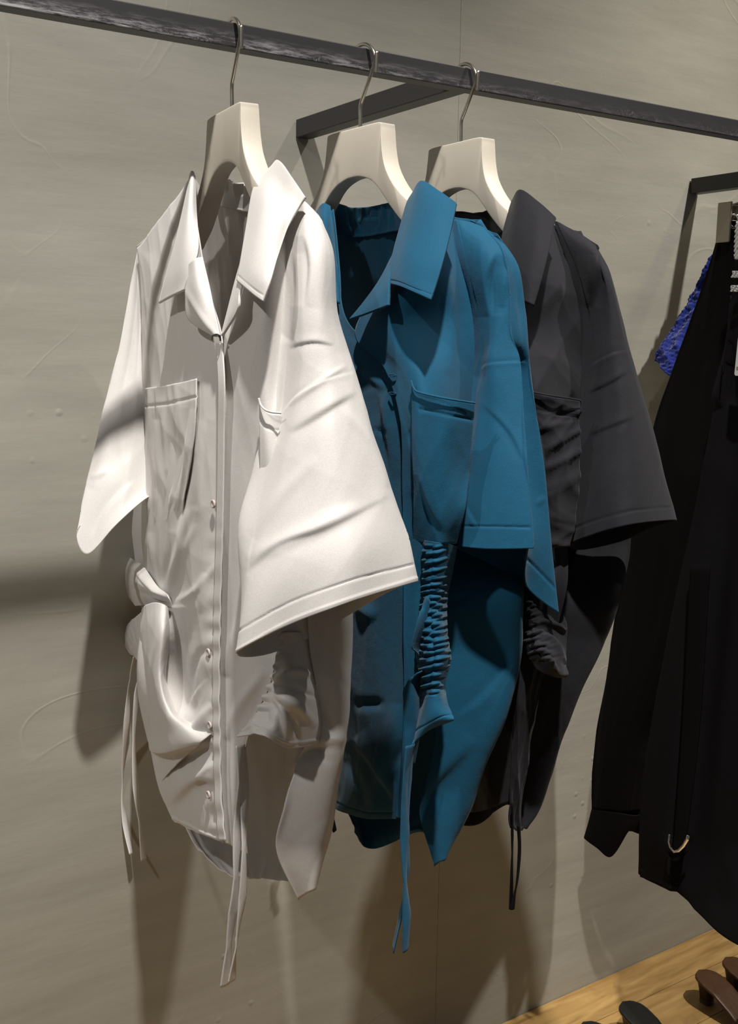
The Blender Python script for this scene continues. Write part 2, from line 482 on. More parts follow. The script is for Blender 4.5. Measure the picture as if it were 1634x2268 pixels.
# ------------------------------------------------------------------ clothes rail and its wall arms
RZ0, RZ1 = H + 0.2986, H + 0.3230
RY0, RY1 = 1.0479, 1.0687
ro = (0.0, (RY0 + RY1) / 2, (RZ0 + RZ1) / 2)
rack = thing('clothes_rail', 'scuffed black square steel rail running along the wall above the three shirts', 'rail', ro)
box('rail_bar', (-0.9, RY0, RZ0), (2.6, RY1, RZ1), M_RAIL, rack, ro, bevel=0.0012)
box('wall_arm', (0.8135, RY1 - 0.001, RZ0 + 0.0004), (0.8385, WY - 0.002, RZ1 + 0.0022), M_RAIL, rack, ro, bevel=0.0012)
rack2_o = (1.7185, WY, H + 0.30)
r2 = thing('display_arm', 'thin black steel arm sticking out of wall above the black trousers', 'arm', rack2_o)
box('arm_bar', (1.7040, 1.085, H + 0.2915), (1.7300, WY - 0.002, H + 0.3205), M_RAIL, r2, rack2_o, bevel=0.0012)

# ------------------------------------------------------------------ wooden hangers


def hanger(Xg, yaw, label, ty=1.0, top=0.2372, hx=0.0):
    """hook over the rail, wide painted yoke with an arched underside, arms swelling into the shoulders"""
    oz = H + 0.327
    org = (Xg, 1.0583, oz)
    t = thing('clothes_hanger', label, 'hanger', org, 'ivory hangers carrying the shirts')
    t.rotation_euler = (0, 0, yaw)
    top -= 0.327
    outer = [(0.0, top), (0.030, top), (0.0505, top - 0.001), (0.0530, top - 0.006), (0.0560, top - 0.030), (0.0640, top - 0.052), (0.0860, top - 0.077), (0.118, top - 0.098), (0.128, top - 0.104), (0.140, top - 0.112), (0.146, top - 0.124)]
    inner = [(0.0, top - 0.0535), (0.013, top - 0.0545), (0.030, top - 0.0590), (0.043, top - 0.066), (0.058, top - 0.0790), (0.073, top - 0.0930), (0.096, top - 0.112), (0.112, top - 0.121), (0.124, top - 0.127), (0.135, top - 0.133), (0.144, top - 0.134)]
    outer = catmull(outer, 40); inner = catmull(inner, 40)
    outer = np.minimum(outer, [9, top])
    v = []; f = []
    ss = np.concatenate([-np.arange(39, 0, -1), np.arange(0, 40)])
    nseg = len(ss)
    prof = [(-1, .07), (-.95, .015), (-.88, 0), (.88, 0), (.95, .015), (1, .07), (1, .93), (.95, .985), (.88, 1), (-.88, 1), (-.95, .985), (-1, .93)]
    for s in ss:
        sg = -1 if s < 0 else 1
        o_, i_ = outer[abs(s)], inner[abs(s)]
        k = abs(s) / 39
        th = 0.0095 + 0.003 * k
        bow = 0.0
        for a, c in prof:
            p = o_ * (1 - c) + i_ * c
            v.append((a * th + bow, sg * p[0], p[1]))
    K = len(prof)
    for i in range(nseg - 1):
        for j in range(K):
            f.append((i * K + j, (i + 1) * K + j, (i + 1) * K + (j + 1) % K, i * K + (j + 1) % K))
    f.append(tuple(range(K))); f.append(tuple((nseg - 1) * K + j for j in range(K - 1, -1, -1)))
    o = link('hanger_body', v, f, M_HANG, t)
    es = o.modifiers.new('edge', 'EDGE_SPLIT'); es.split_angle = math.radians(28)
    pts = [(0, 0, top - 0.012), (0, 0, top + 0.008), (0, 0, top + 0.026), (0, -0.006, top + 0.036), (0, -0.0165, top + 0.052), (0, -0.0275, top + 0.070), (0, -0.0295, top + 0.078)]
    for a in range(0, 8):
        th = math.radians(200 - 20 * a) if False else math.radians(190 - 23 * a)
        pts.append((0, 0.0295 * math.cos(th), -0.028 + 0.0295 * math.sin(th) + 0.0))
    pts = [(0.0, y, z) for (_, y, z) in pts]
    tube('hook', pts, 0.0021, M_STEEL, t, n=90, seg=12)
    tube('hook_tip', [pts[-1], (0, pts[-1][1] - 0.0003, pts[-1][2] - 0.004)], 0.0031, M_STEEL, t, seg=12)
    return t


hanger(0.517, math.radians(-6), 'ivory wooden hanger holding the white shirt, nearest the left end')
hanger(0.679, math.radians(3), 'ivory wooden hanger holding the teal blue shirt')
hanger(0.825, math.radians(0), 'ivory wooden hanger holding the charcoal shirt')

# ------------------------------------------------------------------ garment helpers


def ribbon(name, pts, wd, mat, parent, org, mode, twist=(0.0,), n=60, seg=5):
    """cloth tie hanging down: pts px,py,val; wd metres; twist angles along it"""
    P = catmull([mode(*p) for p in pts], n)
    tw = np.interp(np.linspace(0, 1, n), np.linspace(0, 1, len(twist)), twist)
    T = np.gradient(P, axis=0); T /= np.linalg.norm(T, axis=1, keepdims=True)
    rows = []
    for i in range(n):
        a = np.array([math.cos(tw[i]), math.sin(tw[i]), 0.0]); a -= T[i] * (a @ T[i]); a /= np.linalg.norm(a)
        b = np.cross(T[i], a)
        rows.append([P[i] + a * wd * (s / (seg - 1) - .5) + b * wd * 0.10 * math.cos((s / (seg - 1) - .5) * math.pi) for s in range(seg)])
    return sheet(name, rows, mat, parent, org, nu=9, nv=n, thick=0.0016)


def button(px, py, X, r, mat, parent, org, off=0.0):
    c = PX(px, py, X)
    c[0] -= off
    v = []; f = []
    n = 20
    prof = [(0.0, 0.0), (0.6, 0.0), (0.72, -0.0004), (0.9, -0.0004), (1.0, 0.0), (1.0, 0.0015)]
    for rr, d in prof:
        for k in range(n):
            a = 2 * math.pi * k / n
            v.append((c[0] + d, c[1] + r * rr * math.cos(a), c[2] + r * rr * math.sin(a)))
    for i in range(len(prof) - 1):
        for k in range(n):
            f.append((i * n + k, i * n + (k + 1) % n, (i + 1) * n + (k + 1) % n, (i + 1) * n + k))
    b = link('button', v, f, mat, parent, org)
    return b


def join_edge(NFg, Sf, last):
    """run the outer column of a front panel up to the front edge of the sleeve so that no gap opens"""
    E = np.array([r[0] for r in Sf]); ey = project(E)[:, 1]
    for i in range(last):
        y = project(NFg[i][-1])[1]
        p = np.array([np.interp(y, ey, E[:, k]) for k in range(3)])
        NFg[i][-1] = p + np.array([.004, .010, 0])
    return NFg


def close_tube(front, vecs):
    """front: rows of outer points; vecs: per row displacement to the hidden layer"""
    rows = []
    for r, v in zip(front, vecs):
        r = [np.array(p) for p in r]; v = np.array(v)
        C = len(r)
        back = [r[C - 1] * .92 + r[C - 2] * .08 + v * .6, r[C - 1] * .5 + r[0] * .5 + v, r[0] * .92 + r[1] * .08 + v * .6]
        rows.append(r + back)
    return rows


# ------------------------------------------------------------------ white shirt
XW = 0.517
OW = (XW, 1.0583, H + 0.13)
ws = thing('shirt', 'ivory white short-sleeved shirt with tied gathered sides, hanging at the left', 'shirt', OW, 'open-collar shirts on hangers')


def wx(px, py, off=0.0): return PX(px, py, XW + off)


def wy(px, py, Y): return PY(px, py, Y)


def gridx(rows, fn): return [[fn(*p) for p in r] for r in rows]


# back panel: far edge -> inside back -> near silhouette -> near side
B = [
    [wx(300, 548, .0), wx(432, 440, .035), wx(540, 440, .035), wy(700, 480, 0.915), wy(650, 470, 0.940)],
    [wx(330, 640, .03), wx(440, 600, .055), wx(560, 600, .06), wy(728, 600, 0.915), wy(680, 600, 0.920)],
    [wx(335, 800, .04), wx(450, 800, .065), wx(580, 800, .07), wy(742, 800, 0.915), wy(690, 800, 0.915)],
    [wx(330, 1000, .045), wx(450, 1000, .07), wx(590, 1000, .07), wy(750, 1000, 0.915), wy(690, 1000, 0.915)],
    [wx(274, 1150, .02), wx(440, 1150, .065), wx(600, 1150, .07), wy(760, 1170, 0.915), wy(690, 1170, 0.915)],
    [wx(271, 1290, .02), wx(430, 1290, .06), wx(610, 1290, .07), wy(768, 1320, .880), wy(680, 1310, .882)],
    [wx(310, 1350, .02), wx(430, 1400, .05), wx(610, 1400, .07), wy(768, 1440, .875), wy(684, 1430, .882)],
    [wx(330, 1500, .02), wx(430, 1520, .05), wx(610, 1520, .07), wy(764, 1560, .872), wy(698, 1540, .880)],
    [wx(345, 1640, .02), wx(440, 1660, .05), wx(610, 1660, .07), wy(752, 1680, .875), wy(668, 1665, .885)],
    [wx(385, 1760, .02), wx(450, 1790, .05), wx(610, 1790, .06), wy(738, 1790, .880), wy(628, 1780, .893)],
    [wx(420, 1850, .01), wx(480, 1880, .04), wx(600, 1890, .05), wy(717, 1880, .885), wy(611, 1880, .90)],
    [wx(440, 1880, .005), wx(510, 1935, .02), wx(585, 1945, .03), wy(690, 1960, .895), wy(660, 1990, .90)],
]
sheet('back_panel', B, M_WHITE, ws, OW, nu=110, nv=180, noise=(11, .004, 5, 1.2), creases=[
    ([(684, 1430), (700, 1560), (702, 1640), (640, 1700), (612, 1780)], 9, .006, 's'),
    ([(712, 1570), (745, 1630)], 10, .005, 'r'),
    ([(705, 1640), (765, 1640)], 14, -.006, 'r'),
    ([(630, 1710), (690, 1672), (760, 1640)], 10, .005, 'R'), ([(640, 1668), (700, 1668), (735, 1690)], 9, .004, 'R'),
    ([(640, 1750), (610, 1850)], 8, -.003, 'r'),
])
# inner back yoke and collar stand
sheet('collar_stand', [
    [wx(424, 384, -.002), wx(452, 424, .022), wx(484, 398, .030), wx(522, 404, .032), wx(560, 408, .030), wx(600, 384, .012)],
    [wx(427, 410, -.002), wx(455, 440, .026), wx(486, 425, .034), wx(522, 428, .036), wx(560, 430, .034), wx(600, 410, .014)],
    [wx(430, 450, -.001), wx(458, 462, .028), wx(490, 458, .036), wx(522, 465, .038), wx(560, 468, .036), wx(600, 450, .014)]],
    M_WHITE, ws, OW, nu=110, nv=24, thick=.0022, creases=[
    ([(488, 385), (492, 425)], 5, .003, 'R'), ([(503, 388), (506, 432)], 4, -.0028, 'R'), ([(520, 388), (526, 440)], 5, .003, 'R'),
    ([(535, 390), (538, 434)], 4, -.0028, 'R'), ([(549, 390), (548, 435)], 4.5, .003, 'R'),
    ([(480, 460), (560, 470)], 2, .0012, 'h')])

# far front panel
F = [
    [(304, 550, -.006), (343, 497, -.010), (386, 440, -.012), (424, 388, -.012)],
    [(311, 650, -.010), (350, 610, -.026), (395, 560, -.034), (436, 500, -.028)],
    [(314, 760, -.012), (360, 740, -.038), (412, 690, -.050), (458, 630, -.044)],
    [(316, 870, -.012), (368, 855, -.045), (430, 835, -.060), (488, 748, -.058)],
    [(316, 980, -.012), (370, 972, -.050), (433, 965, -.064), (491, 900, -.061)],
    [(313, 1090, -.012), (370, 1090, -.054), (435, 1085, -.067), (490, 1050, -.063)],
    [(313, 1200, -.014), (373, 1210, -.054), (435, 1210, -.068), (487, 1200, -.064)],
    [(322, 1290, -.016), (378, 1300, -.050), (435, 1305, -.068), (484, 1300, -.065)],
    [(318, 1375, -.022), (378, 1380, -.054), (436, 1390, -.068), (482, 1400, -.066)],
    [(311, 1480, -.022), (375, 1480, -.054), (435, 1490, -.068), (481, 1500, -.066)],
    [(320, 1600, -.024), (380, 1600, -.052), (438, 1600, -.067), (483, 1600, -.066)],
    [(345, 1725, -.026), (390, 1730, -.052), (440, 1720, -.066), (485, 1700, -.066)],
    [(378, 1808, -.028), (410, 1815, -.050), (450, 1810, -.064), (490, 1790, -.066)],
    [(388, 1818, -.028), (420, 1838, -.050), (456, 1853, -.063), (494, 1867, -.066)],
]
F_C = [
    # deep swag hanging from the knot: the left lobe curls in front of the middle
    ([(372, 1348), (374, 1400), (366, 1470), (372, 1530), (392, 1572), (432, 1590)], 15, -.013, 'D'),
    ([(340, 1350), (338, 1480), (356, 1600), (400, 1640)], 24, .011, 'R'),
    ([(385, 1340), (388, 1480)], 5, .004, 'r'),
    ([(402, 1345), (398, 1500)], 5, -.002, 'r'),
    ([(375, 1342), (392, 1250), (420, 1130)], 9, .0035, 'D'),
    ([(360, 1330), (345, 1270), (330, 1180)], 9, .007, 'r'),
    ([(380, 1335), (430, 1310), (455, 1270)], 8, .004, 'r'),
    ([(392, 1120), (385, 1200), (360, 1300)], 7, -.004, 'r'),
    ([(430, 1160), (395, 1240), (378, 1320)], 8, .005, 'r'),
    ([(350, 1620), (395, 1665), (470, 1640)], 14, .006, 'D'),
    ([(345, 1700), (420, 1640), (470, 1560)], 14, .006, 'R'),
    ([(375, 1790), (430, 1735), (478, 1735)], 14, .005, 'D'),
    ([(470, 1440), (440, 1450), (420, 1500), (405, 1600)], 10, -.006, 'r'),
    ([(440, 1120), (445, 1040), (455, 930)], 10, .005, 's'),
    ([(430, 1000), (400, 1110), (385, 1180)], 10, -.005, 'r'),
    ([(475, 1560), (440, 1600), (400, 1720)], 9, .006, 'r'),
    ([(480, 1690), (450, 1710), (415, 1770)], 7, .005, 'r'),
    ([(478, 1250), (455, 1290), (445, 1360)], 8, .005, 'r'),
    ([(384, 1812), (455, 1848), (494, 1860)], 2.5, .0012, 'h'),
    ([(330, 560), (340, 700), (322, 900)], 14, .005, 'r'),
]


def pucker(G, Q):
    """small puckers running along the button stand"""
    x, y = Q[..., 0], Q[..., 1]
    k = np.clip((y - 1100) / 300, 0, 1)
    d = np.clip(1 - np.abs(x - 474) / 34, 0, 1) ** 1.5
    return 0.0018 * k * d * (np.sin(y / 9.0 + 1.2 * np.sin(y / 37.0)) * .6 + np.sin(y / 23.0 + x / 9.0) * .6)


ff = sheet('front_panel', gridx(F, wx), M_WHITE, ws, OW, nu=110, nv=330, creases=F_C, noise=(21, .0018, 5, 1.8), extra=pucker)
ff['label'] = 'front panel on the wall side, bunched at the tie'
sheet('drape_fold', gridx([
    [(313, 1350, -.016), (322, 1340, -.050), (344, 1334, -.066), (366, 1340, -.064), (376, 1352, -.050)],
    [(307, 1410, -.014), (318, 1400, -.054), (342, 1395, -.078), (366, 1400, -.074), (378, 1412, -.050)],
    [(310, 1500, -.014), (318, 1495, -.054), (338, 1490, -.080), (358, 1495, -.078), (370, 1508, -.050)],
    [(320, 1600, -.016), (330, 1590, -.054), (350, 1575, -.080), (374, 1570, -.080), (392, 1574, -.056)],
    [(336, 1680, -.018), (350, 1660, -.054), (376, 1635, -.078), (408, 1615, -.080), (432, 1602, -.064)],
    [(352, 1740, -.020), (372, 1712, -.052), (402, 1680, -.072), (438, 1650, -.076), (466, 1625, -.069)]], wx), M_WHITE, ws, OW, nu=70, nv=120, noise=(14, .0012, 8, 4), creases=[
    ([(318, 1660), (360, 1672), (410, 1660), (460, 1640)], 12, .005, 'D')])
# button stand: a narrow raised strip along the closing edge
BS = [(478, 760), (483, 850), (482, 950), (481, 1050), (478, 1200), (474, 1320), (472, 1430), (471, 1540), (473, 1650), (475, 1750), (484, 1862)]
sheet('button_stand', [[wx(a + dx, b, -.0675 if b > 830 else -.062) for dx in (0, 7, 15)] for a, b in BS], M_WHITE, ws, OW, nu=9, nv=240, extra=lambda G, Q: (.0005) * np.sin(Q[..., 1] / 9 + 1.2 * np.sin(Q[..., 1] / 37)) * np.clip((Q[..., 1] - 1100) / 300, 0, 1))
for (a, b) in [(474, 1116), (463, 1445), (466, 1606), (463, 1760)]:
    button(a, b, XW - .0675, .0044, M_BUTTON, ws, OW, off=.0018)
tube('loop_fastener', [wx(470, 752, -.064), wx(471, 744, -.068), wx(479, 741, -.070), wx(486, 744, -.068), wx(488, 754, -.064)], .0010, M_DARKBTN, ws, OW, n=20, seg=6)

# chest pocket, wall side
PK = [[(317, 860, -.024), (372, 852, -.053), (432, 838, -.067)], [(317, 930, -.024), (372, 925, -.056), (430, 915, -.070)],
      [(316, 1010, -.020), (370, 1010, -.055), (424, 1005, -.069)], [(316, 1100, -.018), (365, 1110, -.055), (408, 1100, -.066)], [(318, 1170, -.012), (352, 1185, -.044), (396, 1170, -.058)]]
pk = sheet('pocket', gridx(PK, wx), M_WHITE, ws, OW, nu=50, nv=90, noise=(5, .003, 8, 3), creases=[([(317, 900), (372, 893), (431, 878)], 2.2, -.0012, 'h'),
    ([(415, 905), (405, 1000), (385, 1100)], 9, .004, 's'), ([(345, 930), (350, 1080)], 10, .003, 'r'), ([(370, 1040), (360, 1150)], 8, -.004, 'r')])

# near front panel
S0 = [(652, 452, .915), (645, 560, .895), (638, 700, .885), (630, 820, .880), (620, 915, .875), (594, 1045, .865), (563, 1190, .855), (538, 1330, .848)]
NF = [
    [(585, 400, -.010), (622, 420, -.006), (652, 452, -.002)],
    [(535, 570, -.040), (592, 560, -.040), (652, 545, -.016)],
    [(497, 725, -.055), (575, 705, -.052), (655, 690, -.020)],
    [(493, 850, -.058), (572, 845, -.054), (657, 830, -.020)],
    [(494, 1000, -.060), (572, 1000, -.054), (660, 1000, -.018)],
    [(492, 1150, -.061), (570, 1150, -.054), (660, 1150, -.016)],
    [(488, 1300, -.061), (560, 1300, -.053), (655, 1300, -.012)],
    [(485, 1420, -.061), (552, 1420, -.054), (616, 1430, -.034)],
    [(484, 1520, -.061), (545, 1520, -.056), (596, 1520, -.042)],
    [(486, 1600, -.061), (522, 1610, -.058), (560, 1595, -.050)],
    [(488, 1700, -.061), (513, 1700, -.060), (538, 1690, -.052)],
    [(492, 1800, -.061), (516, 1800, -.060), (540, 1795, -.052)],
    [(496, 1868, -.061), (522, 1880, -.060), (548, 1892, -.052)],
]
nf = sheet('front_panel', join_edge(gridx(NF, wx), [[wy(*p)] for p in S0], 5), M_WHITE, ws, OW, nu=70, nv=260, noise=(31, .0022, 6, 1.0), creases=[
    ([(560, 1330), (520, 1420), (500, 1500)], 14, .003, 'r'), ([(590, 1480), (530, 1560), (500, 1640)], 12, .003, 'r'),
    ([(640, 600), (632, 800), (622, 900)], 8, .003, 's')])
nf['label'] = 'smooth front panel on the camera side'
sheet('pocket', gridx([[(574, 884, -.060), (590, 912, -.055), (622, 918, -.044)], [(576, 1000, -.060), (600, 1010, -.055), (640, 1010, -.036)], [(574, 1120, -.060), (600, 1130, -.055), (640, 1130, -.036)]], wx),
      M_WHITE, ws, OW, nu=24, nv=50, creases=[([(576, 930), (592, 948), (622, 955)], 2.2, -.001, 'h')], thick=.0014)
tube('pocket_piping', [wx(573, 882, -.062), wx(577, 896, -.0615), (wx(588, 908, -.060)), wx(603, 913, -.055), wx(622, 915, -.050)], .0011, M_WHITE, ws, OW, n=24, seg=6)

# near side gather and flared lobe
PG = [[(618, 1400, -.036), (645, 1400, -.026), (668, 1400, -.012), (688, 1400, .002)],
      [(612, 1450, -.038), (640, 1445, -.028), (670, 1442, -.014), (690, 1440, .002)],
      [(602, 1500, -.044), (636, 1495, -.038), (668, 1490, -.020), (696, 1490, .002)],
      [(584, 1545, -.052), (628, 1545, -.048), (668, 1545, -.028), (704, 1548, .002)],
      [(562, 1588, -.060), (606, 1598, -.058), (655, 1605, -.034), (710, 1605, .002)],
      [(524, 1632, -.068), (578, 1628, -.072), (636, 1656, -.042), (704, 1648, .000)]]
sheet('side_gather', gridx(PG, wx), M_WHITE, ws, OW, nu=110, nv=130, thick=.0014, creases=[
    ([(606, 1512), (645, 1490), (690, 1494)], 8, .0055, 'R'), ([(604, 1522), (640, 1522), (700, 1545)], 6, -.005, 'R'), ([(598, 1538), (645, 1555), (700, 1610)], 11, .006, 'R'), ([(602, 1532), (650, 1600), (660, 1650)], 6, -.004, 'R'), ([(588, 1555), (568, 1605), (560, 1628)], 8, .005, 'R'),
    ([(590, 1550), (592, 1590), (596, 1600)], 6, -.005, 'r'), ([(606, 1550), (622, 1580), (632, 1640)], 7, .003, 'D'),
    ([(584, 1560), (575, 1600), (580, 1630)], 6, -.005, 'r'), ([(596, 1545), (604, 1580), (612, 1620)], 7, .005, 'r'),
    ([(560, 1590), (548, 1625)], 6, .004, 'r'),
    ([(530, 1618), (580, 1615), (636, 1644), (702, 1638)], 2.5, .0012, 'h')],
    extra=lambda G, Q: .0030 * np.exp(-((Q[..., 0] - (612 - .26 * (Q[..., 1] - 1450).clip(0, 200))) / 12) ** 2) * np.sin(Q[..., 1] / 3.6) * (Q[..., 1] < 1580))

# near sleeve
S = [
    [(652, 452, .915), (672, 444, .900), (694, 462, .890), (716, 492, .882)],
    [(645, 560, .895), (675, 545, .872), (712, 545, .862), (741, 566, .868)],
    [(638, 700, .885), (674, 690, .858), (716, 680, .848), (750, 690, .862)],
    [(630, 820, .880), (676, 800, .850), (731, 775, .838), (770, 765, .852)],
    [(620, 915, .875), (672, 868, .845), (737, 842, .828), (788, 824, .842)],
    [(594, 1045, .865), (665, 1010, .830), (745, 985, .808), (825, 955, .822)],
    [(563, 1190, .855), (655, 1150, .815), (765, 1115, .790), (870, 1090, .802)],
    [(538, 1330, .848), (650, 1275, .800), (785, 1225, .770), (900, 1192, .786)],
    [(523, 1447, .845), (640, 1384, .798), (770, 1336, .764), (925, 1288, .776)],
]
Sf = gridx(S, wy)
vec = [(0, .004, -.006), (0, .03, 0), (0, .045, .0), (0, .05, 0), (0, .055, 0), (0, .06, 0), (0, .062, 0), (0, .065, 0), (0, .07, 0)]
Sr = close_tube(Sf, vec)
Sr[7][4:] = [wy(868, 1215, .80), wy(700, 1330, .88), wy(560, 1370, .885)]
Sr[8][4:] = [wy(856, 1312, .815), wy(700, 1404, .880), wy(585, 1450, .885)]
sl = sheet('sleeve', Sr, M_WHITE, ws, OW, nu=150, nv=260, closed=True, outer=.5, noise=(41, .0018, 5, 2), creases=[
    ([(619, 918), (645, 888), (680, 862), (730, 838), (788, 823)], 3.0, -.0035, 's'),
    ([(636, 770), (690, 757), (742, 764)], 5, .0035, 's'),
    ([(640, 900), (700, 850), (770, 808)], 6, .003, 'r'),
    ([(640, 960), (710, 915), (790, 870)], 9, .0045, 's'),
    ([(540, 1268), (620, 1205), (720, 1170), (864, 1098)], 9, .006, 's'),
    ([(545, 1240), (680, 1180), (800, 1120)], 16, .003, 'r'),
    ([(560, 1190), (620, 1100), (700, 1010)], 14, .002, 'r'),
    ([(760, 900), (820, 980), (860, 1080)], 10, .002, 'r'),
    ([(648, 560), (650, 650), (640, 760)], 12, .006, 's'),
    ([(672, 520), (684, 590), (676, 680)], 12, .004, 's'),
    ([(528, 1397), (640, 1335), (770, 1288), (915, 1250)], 2.0, -.0012, 'h'),
    ([(525, 1440), (640, 1376), (770, 1328), (924, 1280)], 2.0, .0012, 'h')])
sl['label'] = 'wide cuffless sleeve flared towards the camera'

# far sleeve
T = [
    [(303, 546, 1.345), (306, 548, 1.340), (310, 552, 1.332), (314, 556, 1.325)],
    [(284, 650, 1.346), (294, 655, 1.338), (305, 660, 1.328), (315, 664, 1.315)],
    [(263, 760, 1.340), (280, 768, 1.326), (298, 776, 1.312), (316, 784, 1.305)],
    [(238, 862, 1.330), (262, 872, 1.312), (289, 884, 1.300), (317, 892, 1.292)],
    [(211, 980, 1.315), (244, 990, 1.295), (280, 1000, 1.284), (317, 1008, 1.278)],
    [(188, 1080, 1.295), (228, 1085, 1.275), (272, 1085, 1.266), (316, 1085, 1.264)],
    [(172, 1172, 1.278), (190, 1228, 1.262), (250, 1168, 1.250), (316, 1108, 1.250)],
]
Tf = gridx(T, wy)
Tr = close_tube(Tf, [(.01, 0, 0), (.03, .0, 0), (.045, .0, 0), (.055, .0, 0), (.06, 0, 0), (.065, 0, .01), (.065, 0, .03)])
fs = sheet('sleeve', Tr, M_WHITE, ws, OW, nu=100, nv=170, closed=True, outer=.5, noise=(43, .003, 6, 2), creases=[
    ([(250, 900), (230, 1010), (200, 1080)], 14, .004, 'r'), ([(300, 1060), (240, 1120), (205, 1190)], 8, .004, 's'), ([(200, 1060), (240, 1040)], 6, .003, 'r')])
fs['label'] = 'sleeve on the wall side with a hanging point'

# collar leaves and lapels
sheet('collar', gridx([
    [(600, 372, -.004), (618, 356, -.006), (646, 392, -.012), (677, 437, -.010)],
    [(578, 388, -.010), (600, 398, -.016), (634, 436, -.020), (662, 460, -.016)],
    [(560, 424, -.022), (588, 450, -.034), (614, 486, -.036), (634, 512, -.030)],
    [(547, 500, -.040), (572, 526, -.052), (596, 552, -.054), (614, 572, -.050)],
    [(535, 572, -.056), (558, 592, -.065), (582, 612, -.066), (600, 622, -.062)],
    [(526, 622, -.064), (545, 638, -.070), (564, 654, -.071), (583, 668, -.069)]], wx), M_WHITE, ws, OW, nu=60, nv=80, thick=.0026,
    creases=[([(530, 612), (548, 628), (566, 642), (584, 655)], 1.6, -.0006, 'h')])['label'] = 'broad pointed collar leaf on the camera side'
sheet('collar', gridx([
    [(422, 386, -.012), (426, 380, -.014), (431, 392, -.012)],
    [(408, 455, -.030), (420, 450, -.040), (434, 468, -.034)],
    [(390, 530, -.048), (411, 525, -.056), (440, 545, -.052)],
    [(368, 612, -.056), (398, 595, -.064), (424, 600, -.064)],
    [(353, 672, -.056), (378, 658, -.064), (408, 643, -.069)]], wx), M_WHITE, ws, OW, nu=30, nv=60, thick=.0024)['label'] = 'collar leaf on the wall side'
sheet('lapel', gridx([
    [(412, 590, -.060), (430, 575, -.064), (449, 570, -.056)],
    [(412, 650, -.068), (438, 635, -.070), (467, 648, -.060)],
    [(418, 706, -.069), (446, 700, -.071), (479, 705, -.064)],
    [(470, 742, -.067), (480, 746, -.068), (488, 746, -.066)]], wx), M_WHITE, ws, OW, nu=30, nv=40, thick=.0024, creases=[([(412, 640), (440, 690), (470, 735)], 6, .003, 'r')])
sheet('lapel', gridx([
    [(538, 566, -.050), (541, 580, -.056), (545, 600, -.060)],
    [(520, 630, -.058), (527, 640, -.064), (532, 650, -.067)],
    [(505, 690, -.062), (514, 692, -.067), (527, 688, -.069)],
    [(491, 744, -.063), (494, 742, -.065), (498, 736, -.066)]], wx), M_WHITE, ws, OW, nu=20, nv=40, thick=.0024)
# knot and lobes at the wall side
sheet('tie_knot', gridx([
    [(284, 1232, .030), (296, 1240, .012), (306, 1246, .0), (316, 1250, -.006)],
    [(279, 1258, .016), (296, 1264, -.014), (316, 1272, -.026), (332, 1274, -.030)],
    [(278, 1285, .012), (300, 1292, -.026), (325, 1300, -.046), (352, 1302, -.044)],
    [(284, 1318, .010), (312, 1322, -.024), (338, 1318, -.050), (372, 1318, -.056)],
    [(300, 1342, .006), (325, 1340, -.020), (345, 1338, -.040), (382, 1346, -.052)]], wx), M_WHITE, ws, OW, nu=80, nv=60, creases=[
    ([(290, 1255), (315, 1290), (345, 1318)], 6, .005, 's'), ([(285, 1300), (320, 1315), (350, 1325)], 5, -.004, 'r'), ([(325, 1318), (350, 1328), (380, 1338)], 4, .004, 's'), ([(330, 1308), (360, 1318), (380, 1326)], 3, .003, 'r')])
sheet('drape_lobe', gridx([
    [(322, 1352, -.010), (312, 1356, -.004), (306, 1362, .006)],
    [(316, 1400, -.018), (290, 1385, .000), (276, 1392, .014)],
    [(314, 1440, -.020), (285, 1425, .002), (266, 1428, .018)],
    [(314, 1478, -.018), (296, 1455, .004), (272, 1440, .020)]], wx), M_WHITE, ws, OW, nu=40, nv=50, noise=(8, .002, 12, 12), creases=[([(300, 1360), (285, 1400), (280, 1430)], 6, .004, 'r')])
for k, (pts, wdt, tw) in enumerate([
    ([(300, 1452, .01), (288, 1500, .005), (280, 1600, .0), (270, 1740, .0), (276, 1820, .0), (290, 1892, 0)], .0105, (.6, 1.2, .3, 1.3, .5, .9)),
    ([(314, 1470, .0), (303, 1540, -.004), (296, 1640, -.006), (300, 1740, -.006), (308, 1820, -.006), (318, 1905, -.006)], .0110, (1.2, .4, 1.0, .4, 1.2, .5))]):
    ribbon('tie', pts, wdt, M_WHITE, ws, OW, wx, tw, n=90)
for k, (pts, wdt, tw) in enumerate([
    ([(532, 1650, -.066), (530, 1750, -.070), (524, 1880, -.072), (519, 1990, -.072), (508, 2080, -.072), (498, 2182, -.072)], .0120, (.3, .9, .2, .8, .2, .7, .1)),
    ([(540, 1655, -.060), (541, 1760, -.064), (540, 1880, -.066), (536, 1990, -.066), (522, 2090, -.068), (513, 2172, -.068)], .0105, (.9, .1, .8, .3, 1.2, .3))]):
    ribbon('tie', pts, wdt, M_WHITE, ws, OW, wx, tw, n=90)
# ------------------------------------------------------------------ blue shirt
XB = 0.679
OB = (XB, 1.0583, H + 0.13)
bs = thing('shirt', 'teal blue linen shirt with ruched side seam, hanging between white and charcoal shirts', 'shirt', OB, 'open-collar shirts on hangers')


def bx(px, py, off=0.0): return PX(px, py, XB + off)


